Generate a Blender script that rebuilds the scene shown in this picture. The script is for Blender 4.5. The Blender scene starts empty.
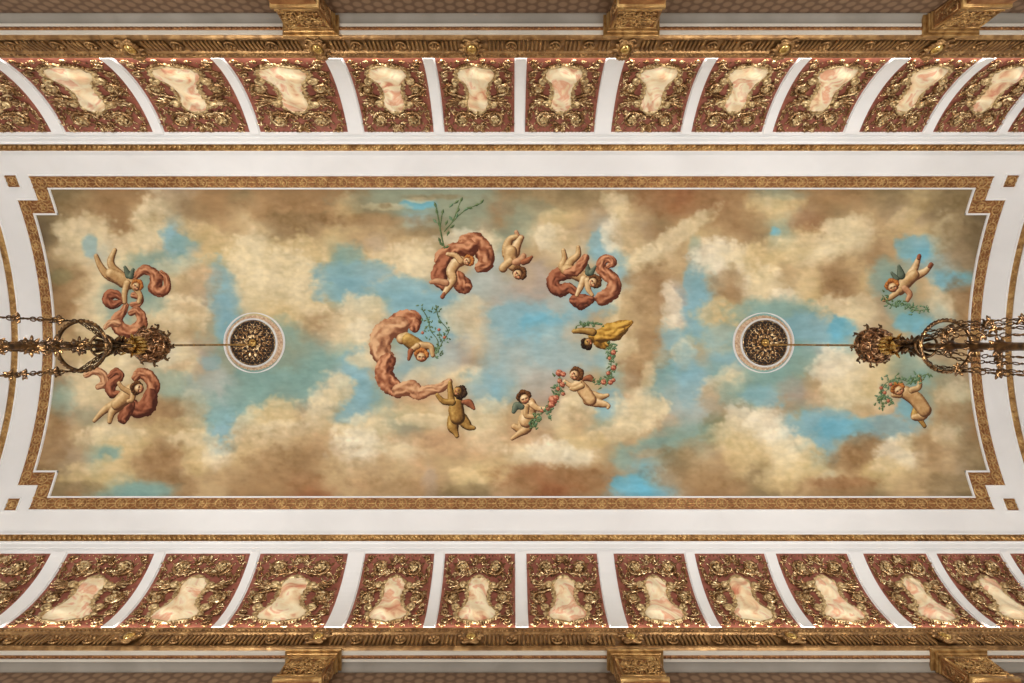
import bpy, math, random
import numpy as np
from math import sin, cos, pi, radians, sqrt, atan, asin, atan2

C = bpy.context.scene.collection
random.seed(7)
rng = np.random.RandomState(11)
S = 9.0            # metres from the lens to the crown of the vault
ZCAM = 1.5
F = 600.0          # focal length in pixels of the 1024 frame
CX, CY = 511.5, 342.8
R1 = 0.53          # radius of the shallow vault (in units of S)
# ------------------------------------------------------------------ helpers
def W(X, Y, Z):
    return (X * S, Y * S, ZCAM + Z * S)

def lin(c):
    c = np.asarray(c, float) / 255.0
    return np.where(c <= 0.04045, c / 12.92, ((c + 0.055) / 1.055) ** 2.4)

def phi_of(off):
    t = off / F
    return atan(t) + asin(t * (1 - R1) / (R1 * sqrt(1 + t * t)))

def vault(Xm, phi, h=0.0):
    """point on the shallow vault, Xm metres along the hall, h metres proud of it (down)"""
    r = R1 - h / S
    return (Xm, r * sin(phi) * S, ZCAM + (1 - R1 + r * cos(phi)) * S)

class MB:
    def __init__(self):
        self.v = []; self.f = []
    def grid(self, P, closed_u=False, closed_v=False):
        """P[i][j] points"""
        n = len(P); m = len(P[0]); b = len(self.v)
        for row in P: self.v.extend(row)
        for i in range(n if closed_u else n - 1):
            i2 = (i + 1) % n
            for j in range(m if closed_v else m - 1):
                j2 = (j + 1) % m
                self.f.append((b + i*m + j, b + i*m + j2, b + i2*m + j2, b + i2*m + j))
    def tube(self, pts, rad, seg=6, closed=False, flat=1.0, up=None):
        pts = [np.array(p, float) for p in pts]; n = len(pts)
        if not hasattr(rad, '__len__'): rad = [rad] * n
        P = []; prev = None
        for i in range(n):
            if closed: t = pts[(i+1) % n] - pts[i-1]
            else: t = pts[min(i+1, n-1)] - pts[max(i-1, 0)]
            t = t / (np.linalg.norm(t) + 1e-9)
            if up is not None: u = np.array(up, float)
            elif prev is not None: u = prev
            else: u = np.array((0, 0, 1.0)) if abs(t[2]) < 0.9 else np.array((1.0, 0, 0))
            u = u - t * np.dot(u, t); u /= (np.linalg.norm(u) + 1e-9); prev = u
            w = np.cross(t, u)
            P.append([tuple(pts[i] + rad[i] * (cos(2*pi*k/seg) * w + flat * sin(2*pi*k/seg) * u)) for k in range(seg)])
        b = len(self.v)
        self.grid(P, closed_u=closed, closed_v=True)
        if not closed:
            self.f.append(tuple(b + k for k in range(seg)))
            self.f.append(tuple(b + (n-1)*seg + k for k in reversed(range(seg))))
    def lobe(self, c, d, l, w, h, nrm=(0, 0, 1), taper=0.6, curl=0.0):
        """leaf-shaped ellipsoid from c along d: length l, width w, height h"""
        c = np.array(c, float); d = np.array(d, float); d /= (np.linalg.norm(d) + 1e-9)
        n = np.array(nrm, float); n = n - d * np.dot(n, d); n /= (np.linalg.norm(n) + 1e-9)
        s = np.cross(n, d)
        P = []
        for t in (0.02, 0.22, 0.5, 0.78, 0.98):
            prof = sqrt(max(0.0, 1 - (2*t - 1)**2)) * (1 - taper * (t - 0.4))
            cc = c + d * l * t + n * curl * l * t * t
            P.append([tuple(cc + s * (w * prof * cos(2*pi*k/6)) + n * (h * prof * sin(2*pi*k/6))) for k in range(6)])
        b = len(self.v)
        self.grid(P, closed_v=True)
        self.f.append(tuple(b + k for k in range(6))); self.f.append(tuple(b + 24 + k for k in reversed(range(6))))
    def ball(self, c, r, sx=1, sy=1, sz=1, nu=5, nv=8):
        P = []
        for i in range(nu + 1):
            a = -pi/2 + pi * i / nu
            a = max(-1.5, min(1.5, a))
            P.append([(c[0] + r*sx*cos(a)*cos(2*pi*k/nv), c[1] + r*sy*cos(a)*sin(2*pi*k/nv), c[2] + r*sz*sin(a)) for k in range(nv)])
        b = len(self.v)
        self.grid(P, closed_v=True)
        self.f.append(tuple(b + k for k in reversed(range(nv)))); self.f.append(tuple(b + nu*nv + k for k in range(nv)))
    def lathe(self, prof, seg=24, c=(0, 0, 0), cap=True):
        b = len(self.v)
        P = [[(c[0] + r*cos(2*pi*k/seg), c[1] + r*sin(2*pi*k/seg), c[2] + z) for k in range(seg)] for r, z in prof]
        self.grid(P, closed_v=True)
        if cap:
            self.f.append(tuple(b + k for k in range(seg))); n = len(prof)
            self.f.append(tuple(b + (n-1)*seg + k for k in reversed(range(seg))))
    def box(self, x0, x1, y0, y1, z0, z1, bev=0.0):
        """box with chamfered long edges"""
        b = len(self.v); e = bev
        def ring(z, k): return [(x0+k, y0+k, z), (x1-k, y0+k, z), (x1-k, y1-k, z), (x0+k, y1-k, z)]
        rings = [ring(z0, e), ring(z0 + e, 0), ring(z1 - e, 0), ring(z1, e)] if e else [ring(z0, 0), ring(z1, 0)]
        self.grid(rings, closed_v=True)
        self.f.append((b+3, b+2, b+1, b)); n = len(rings)
        self.f.append(tuple(b + (n-1)*4 + k for k in range(4)))
    def strip(self, X0, X1, off0, off1, h, n=None):
        """raised slab lying on the vault between two X (metres) and two photo offsets"""
        a0, a1 = phi_of(off0), phi_of(off1)
        n = n or max(1, int(abs(a1 - a0) / 0.02) + 1)
        P = []
        e = min(0.006, h * 0.5)
        for i in range(n + 1):
            p = a0 + (a1 - a0) * i / n
            P.append([vault(X0, p, -0.01), vault(X0, p, h - e), vault(X0 + e, p, h), vault(X1 - e, p, h), vault(X1, p, h - e), vault(X1, p, -0.01)])
        b = len(self.v)
        self.grid(P)
        self.f.append(tuple(b + k for k in range(6))); self.f.append(tuple(b + n*6 + k for k in reversed(range(6))))
    def apply(self, fn):
        self.v = [fn(p) for p in self.v]; return self
    def add(self, o):
        b = len(self.v); self.v.extend(o.v); self.f.extend(tuple(i + b for i in f) for f in o.f)
    def build(self, name, m, parent=None, smooth=True):
        me = bpy.data.meshes.new(name); me.from_pydata([tuple(map(float, p)) for p in self.v], [], self.f)
        me.update()
        if smooth: me.polygons.foreach_set('use_smooth', [True] * len(me.polygons))
        o = bpy.data.objects.new(name, me); C.objects.link(o)
        if m: me.materials.append(m)
        if parent: o.parent = parent
        return o

def empty(name, loc=(0, 0, 0), rz=0.0):
    o = bpy.data.objects.new(name, None); C.objects.link(o); o.location = loc; o.rotation_euler = (0, 0, rz)
    o.empty_display_size = 0.1
    return o
def tag(o, label=None, cat=None, group=None, kind=None):
    if label: o['label'] = label
    if cat: o['category'] = cat
    if group: o['group'] = group
    if kind: o['kind'] = kind
    return o
def kids(o): return [c for c in bpy.data.objects if c.parent == o]
def copy_tree(o, parent=None):
    c = o.copy(); C.objects.link(c); c.parent = parent
    for ch in kids(o): copy_tree(ch, c)
    return c
def struct(o): return tag(o, kind='structure')

# ------------------------------------------------------------------ materials
def mat(name, col, rough=0.6, metal=0.0, noise=None, scale=6.0, bump=0.0, bscale=60.0, spec=0.5, rand=False):
    m = bpy.data.materials.new(name); m.use_nodes = True
    nt = m.node_tree; bs = nt.nodes['Principled BSDF']
    bs.inputs['Roughness'].default_value = rough; bs.inputs['Metallic'].default_value = metal
    bs.inputs['Specular IOR Level'].default_value = spec
    c = tuple(lin(col)) + (1,)
    bs.inputs['Base Color'].default_value = c
    tc = nt.nodes.new('ShaderNodeTexCoord'); vec = tc.outputs['Object']
    if rand:
        oi = nt.nodes.new('ShaderNodeObjectInfo'); ad = nt.nodes.new('ShaderNodeVectorMath'); ad.operation = 'ADD'
        sc = nt.nodes.new('ShaderNodeVectorMath'); sc.operation = 'SCALE'; sc.inputs[3].default_value = 40.0
        cb = nt.nodes.new('ShaderNodeCombineXYZ')
        for k in range(2): nt.links.new(oi.outputs['Random'], cb.inputs[k])
        nt.links.new(cb.outputs[0], sc.inputs[0]); nt.links.new(sc.outputs[0], ad.inputs[0]); nt.links.new(vec, ad.inputs[1])
        vec = ad.outputs[0]
    if noise:
        n = nt.nodes.new('ShaderNodeTexNoise'); n.inputs['Scale'].default_value = scale; n.inputs['Detail'].default_value = 5
        n.inputs['Distortion'].default_value = 0.8 if not rand else 1.6
        r = nt.nodes.new('ShaderNodeValToRGB'); cr = r.color_ramp
        stops = noise; cr.elements[0].position = stops[0][0]; cr.elements[0].color = tuple(lin(stops[0][1])) + (1,)
        cr.elements[1].position = stops[-1][0]; cr.elements[1].color = tuple(lin(stops[-1][1])) + (1,)
        for p, cc in stops[1:-1]:
            e = cr.elements.new(p); e.color = tuple(lin(cc)) + (1,)
        nt.links.new(vec, n.inputs['Vector']); nt.links.new(n.outputs['Fac'], r.inputs[0]); nt.links.new(r.outputs[0], bs.inputs['Base Color'])
    if bump:
        n2 = nt.nodes.new('ShaderNodeTexNoise'); n2.inputs['Scale'].default_value = bscale; n2.inputs['Detail'].default_value = 3
        b = nt.nodes.new('ShaderNodeBump'); b.inputs['Strength'].default_value = bump; b.inputs['Distance'].default_value = 0.01
        nt.links.new(vec, n2.inputs['Vector']); nt.links.new(n2.outputs['Fac'], b.inputs['Height']); nt.links.new(b.outputs[0], bs.inputs['Normal'])
    return m

def paint_mat(name):
    m = bpy.data.materials.new(name); m.use_nodes = True
    nt = m.node_tree; bs = nt.nodes['Principled BSDF']; bs.inputs['Roughness'].default_value = 0.75; bs.inputs['Specular IOR Level'].default_value = 0.15
    a = nt.nodes.new('ShaderNodeVertexColor'); a.layer_name = 'paint'
    tc = nt.nodes.new('ShaderNodeTexCoord'); mp = nt.nodes.new('ShaderNodeMapping'); mp.inputs['Scale'].default_value = (2.2, 9, 9)
    n = nt.nodes.new('ShaderNodeTexNoise'); n.inputs['Scale'].default_value = 2.2; n.inputs['Detail'].default_value = 6; n.inputs['Roughness'].default_value = 0.65
    mr = nt.nodes.new('ShaderNodeMapRange'); mr.inputs[1].default_value = 0.25; mr.inputs[2].default_value = 0.75; mr.inputs[3].default_value = 0.96; mr.inputs[4].default_value = 1.04
    mx = nt.nodes.new('ShaderNodeVectorMath'); mx.operation = 'SCALE'
    nt.links.new(tc.outputs['Object'], mp.inputs[0]); nt.links.new(mp.outputs[0], n.inputs['Vector']); nt.links.new(n.outputs['Fac'], mr.inputs[0])
    nt.links.new(a.outputs[0], mx.inputs[0]); nt.links.new(mr.outputs[0], mx.inputs[3]); nt.links.new(mx.outputs[0], bs.inputs['Base Color'])
    return m

M = dict(
    plaster=mat('white_plaster', (228, 227, 225), 0.6, noise=[(0.3, (224, 223, 221)), (0.7, (231, 230, 228))], scale=1.5),
    red=mat('terracotta_red_ground', (150, 84, 68), 0.6, noise=[(0.3, (120, 64, 50)), (0.5, (148, 84, 66)), (0.75, (166, 102, 82))], scale=7, rand=True),
    gold=mat('old_gold_leaf', (176, 138, 84), 0.34, 0.7, noise=[(0.3, (134, 96, 54)), (0.5, (174, 134, 80)), (0.7, (208, 172, 112))], scale=9, bump=0.3, bscale=90),
    relief=mat('gilded_relief', (180, 140, 80), 0.27, 0.75, noise=[(0.32, (98, 68, 42)), (0.5, (150, 112, 70)), (0.64, (234, 208, 162))], scale=13, rand=True),  # palest noise stop paints highlights into the gilding
    band=mat('bronzed_gold_band', (150, 102, 58), 0.5, 0.45, noise=[(0.3, (128, 80, 44)), (0.5, (150, 102, 60)), (0.7, (176, 128, 78))], scale=12),
    cornice=mat('browned_gold', (154, 118, 74), 0.36, 0.65, noise=[(0.3, (116, 84, 50)), (0.5, (152, 114, 70)), (0.7, (190, 150, 98))], scale=9, bump=0.3, bscale=90),
    bandlight=mat('gold_band_relief', (186, 148, 92), 0.4, 0.5, noise=[(0.3, (154, 112, 66)), (0.7, (208, 172, 112))], scale=12),
    cream=mat('marbled_cream', (235, 212, 165), 0.45, noise=[(0.28, (206, 130, 100)), (0.40, (238, 208, 164)), (0.52, (246, 232, 196)), (0.62, (226, 164, 130)), (0.74, (242, 222, 180))], scale=3.4, rand=True),
    creamedge=mat('gilded_cream_edge', (225, 190, 125), 0.36, 0.5, noise=[(0.35, (132, 100, 58)), (0.65, (234, 208, 156))], scale=14, rand=True),
    bronze=mat('dark_bronze', (96, 66, 34), 0.3, 0.8, noise=[(0.35, (52, 36, 22)), (0.6, (104, 74, 42)), (0.75, (190, 150, 96))], scale=16),
    crown=mat('glint_mottled_gilding', (150, 108, 70), 0.28, 0.85, noise=[(0.36, (60, 40, 26)), (0.55, (150, 108, 72)), (0.7, (226, 188, 144))], scale=18),  # pale pinkish stop imitates reflections on the crown basket
    brightgold=mat('bright_gold', (214, 176, 100), 0.24, 0.9, noise=[(0.35, (158, 116, 58)), (0.65, (240, 208, 130))], scale=20),
    black=mat('dark_void', (30, 18, 14), 0.8),
    stone=mat('grey_soffit_plaster', (134, 126, 114), 0.7, noise=[(0.3, (126, 118, 106)), (0.7, (142, 134, 122))], scale=2),
    paint=mat('shade_toned_white_trim', (206, 196, 180), 0.6, noise=[(0.3, (200, 190, 174)), (0.7, (212, 203, 188))], scale=2),  # white soffit trim, its colour darkened for the weaker light under the cornice
    medal=mat('buff_ornament', (196, 160, 126), 0.55, noise=[(0.35, (178, 140, 108)), (0.65, (224, 198, 166))], scale=30),
    bulb=mat('warm_bulb_glass', (250, 236, 200), 0.3),
)
def wallpaper():
    m = mat('scalloped_wallpaper', (120, 92, 66), 0.7)
    nt = m.node_tree; bs = nt.nodes['Principled BSDF']
    tc = nt.nodes.new('ShaderNodeTexCoord'); terms = []
    for vx, vz in ((1.0, 0.0), (.5, .866), (.5, -.866)):      # three crossing waves make a honeycomb of scales
        d = nt.nodes.new('ShaderNodeVectorMath'); d.operation = 'DOT_PRODUCT'; d.inputs[1].default_value = (58*vx, 0, 58*vz)
        c = nt.nodes.new('ShaderNodeMath'); c.operation = 'COSINE'
        nt.links.new(tc.outputs['Object'], d.inputs[0]); nt.links.new(d.outputs['Value'], c.inputs[0]); terms.append(c)
    a = nt.nodes.new('ShaderNodeMath'); a2 = nt.nodes.new('ShaderNodeMath')
    nt.links.new(terms[0].outputs[0], a.inputs[0]); nt.links.new(terms[1].outputs[0], a.inputs[1]); nt.links.new(a.outputs[0], a2.inputs[0]); nt.links.new(terms[2].outputs[0], a2.inputs[1])
    mr = nt.nodes.new('ShaderNodeMapRange'); mr.inputs[1].default_value = -1.5; mr.inputs[2].default_value = 3.0
    r = nt.nodes.new('ShaderNodeValToRGB'); r.color_ramp.elements[0].position = 0.12; r.color_ramp.elements[0].color = tuple(lin((92, 68, 48))) + (1,)
    r.color_ramp.elements[1].position = 0.4; r.color_ramp.elements[1].color = tuple(lin((124, 98, 74))) + (1,)
    nt.links.new(a2.outputs[0], mr.inputs[0]); nt.links.new(mr.outputs[0], r.inputs[0]); nt.links.new(r.outputs[0], bs.inputs['Base Color'])
    return m
M['wallpaper'] = wallpaper()
PAINT = paint_mat('oil_paint')

# ------------------------------------------------------------------ profile of the vault and cove
TH0, RC = radians(40), 0.1585
phi_c = phi_of(210.6)
Y0, Z0 = R1 * sin(phi_c), 1 - R1 + R1 * cos(phi_c)
YC, ZC2 = Y0 - RC * sin(TH0), Z0 - RC * cos(TH0)
def cove(th, h=0.0):
    r = RC - h / S
    return YC + r * sin(th), ZC2 + r * cos(th)
XE = 8.7
prof = []
for k in range(0, 31):
    p = phi_c * k / 30; prof.append((R1 * sin(p), 1 - R1 + R1 * cos(p)))
for k in range(1, 19):
    prof.append(cove(TH0 + radians(50.5) * k / 18))
prof.append((0.41, prof[-1][1])); prof.append((0.41, prof[-2][1] + 0.03))
full = [(-y, z) for y, z in reversed(prof[1:])] + prof
mb = MB(); mb.grid([[W(x / S, y, z) for y, z in full] for x in np.linspace(-XE, XE, 5)])
struct(mb.build('ceiling', M['plaster']))

# ------------------------------------------------------------------ the painted sky
PAL = dict(d=(108, 92, 68), o=(142, 122, 86), b=(160, 127, 87), t=(189, 161, 118), y=(214, 190, 138), c=(224, 207, 166), w=(233, 222, 193),
           p=(204, 166, 124), r=(154, 104, 68), k=(178, 163, 147), g=(146, 153, 128), s=(132, 167, 158), u=(134, 177, 187), h=(106, 181, 205),
           l=(176, 184, 174), n=(120, 130, 90), m=(176, 154, 122))
ROWS = """
ooobbbmmbbob bbbboggggggb otootbbbrbbb ggobbbooyooo
dotbbtcmbbtt bbbtoogugggb gtytmytobbbb tymbottmmood
doccbtcutttc bbtyttttogmg gctmlcmbtytb osbbccbtyomd
dtclcymlyycc ycygttycctcl ttccucyctmcc byccctbtuumd
dotccgsytsyc cyssslccttll tktttumbtswc ytttbymstcuo
dbtcgsgtkucy ycysussuuulk kkluuctbkutb ctcybtmstcmb
obtcstcctugy yyttccusumtl uulumyttkuyy ssstccmsgutb
obtyctmctsgg ggmcctsuulcu uhltycbbcsys sssuhmttumbb
otyycmlckggg ggssctlslkmu llllucbbutuu ssslccyscmtb
omtccttcmlgs ssslututcclu llkttsbmuusc ssgtccygsgmb
mgcctttgslss gslcuspppTlu tktctpclults smktyccmstgt
tbmmttbbluuy cmtgccgtctct tmcpsccplloo cmguutpmutgb
tbtycyttylyc ctpyccmtptcp pmyytttmgsmy ccsuuubmttmb
bmmsytbbycyt tbtcwpcpttpt ccyctgmgomty tccstbbycbmo
oomyybbmtttb bbttpttptyyy brbbbmhlobbt oyyctbyyttmo
oobgsssbttbb brrttttbooop brrbbuhumbbb ootbbbottmoo
""".strip().split('\n')
G = np.array([[PAL[ch.lower()] for ch in r.replace(' ', '')] for r in ROWS], float)   # 16 x 48
assert G.shape == (16, 48, 3), G.shape

LAT = [rng.rand(64, 64) for _ in range(8)]
def vnoise(x, y, k):
    L = LAT[k]; xi = np.floor(x).astype(int); yi = np.floor(y).astype(int); fx = x - xi; fy = y - yi
    fx = fx*fx*(3 - 2*fx); fy = fy*fy*(3 - 2*fy)
    a = L[yi % 64, xi % 64]; b = L[yi % 64, (xi+1) % 64]; c = L[(yi+1) % 64, xi % 64]; d = L[(yi+1) % 64, (xi+1) % 64]
    return (a*(1-fx) + b*fx)*(1-fy) + (c*(1-fx) + d*fx)*fy
def fbm(x, y, k=0, oct=4):
    s = 0; a = 0.5; t = 0
    for i in range(oct):
        s = s + a * vnoise(x * 2**i + 13.7*i, y * 2**i + 5.3*i, (k + i) % 8); t += a; a *= 0.55
    return s / t
def sample_grid(x, y):
    gx = np.clip((x - 40) / 20.0, 0, 46.999); gy = np.clip((y - 195) / 20.0, 0, 14.999)
    xi = gx.astype(int); yi = gy.astype(int); fx = gx - xi; fy = gy - yi
    def sm(t): return np.clip((t - 0.5) * 1.35 + 0.5, 0, 1) ** 2 * (3 - 2 * np.clip((t - 0.5) * 1.35 + 0.5, 0, 1))
    fx = sm(fx)[..., None]; fy = sm(fy)[..., None]
    return (G[yi, xi]*(1-fx) + G[yi, xi+1]*fx)*(1-fy) + (G[yi+1, xi]*(1-fx) + G[yi+1, xi+1]*fx)*fy
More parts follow.
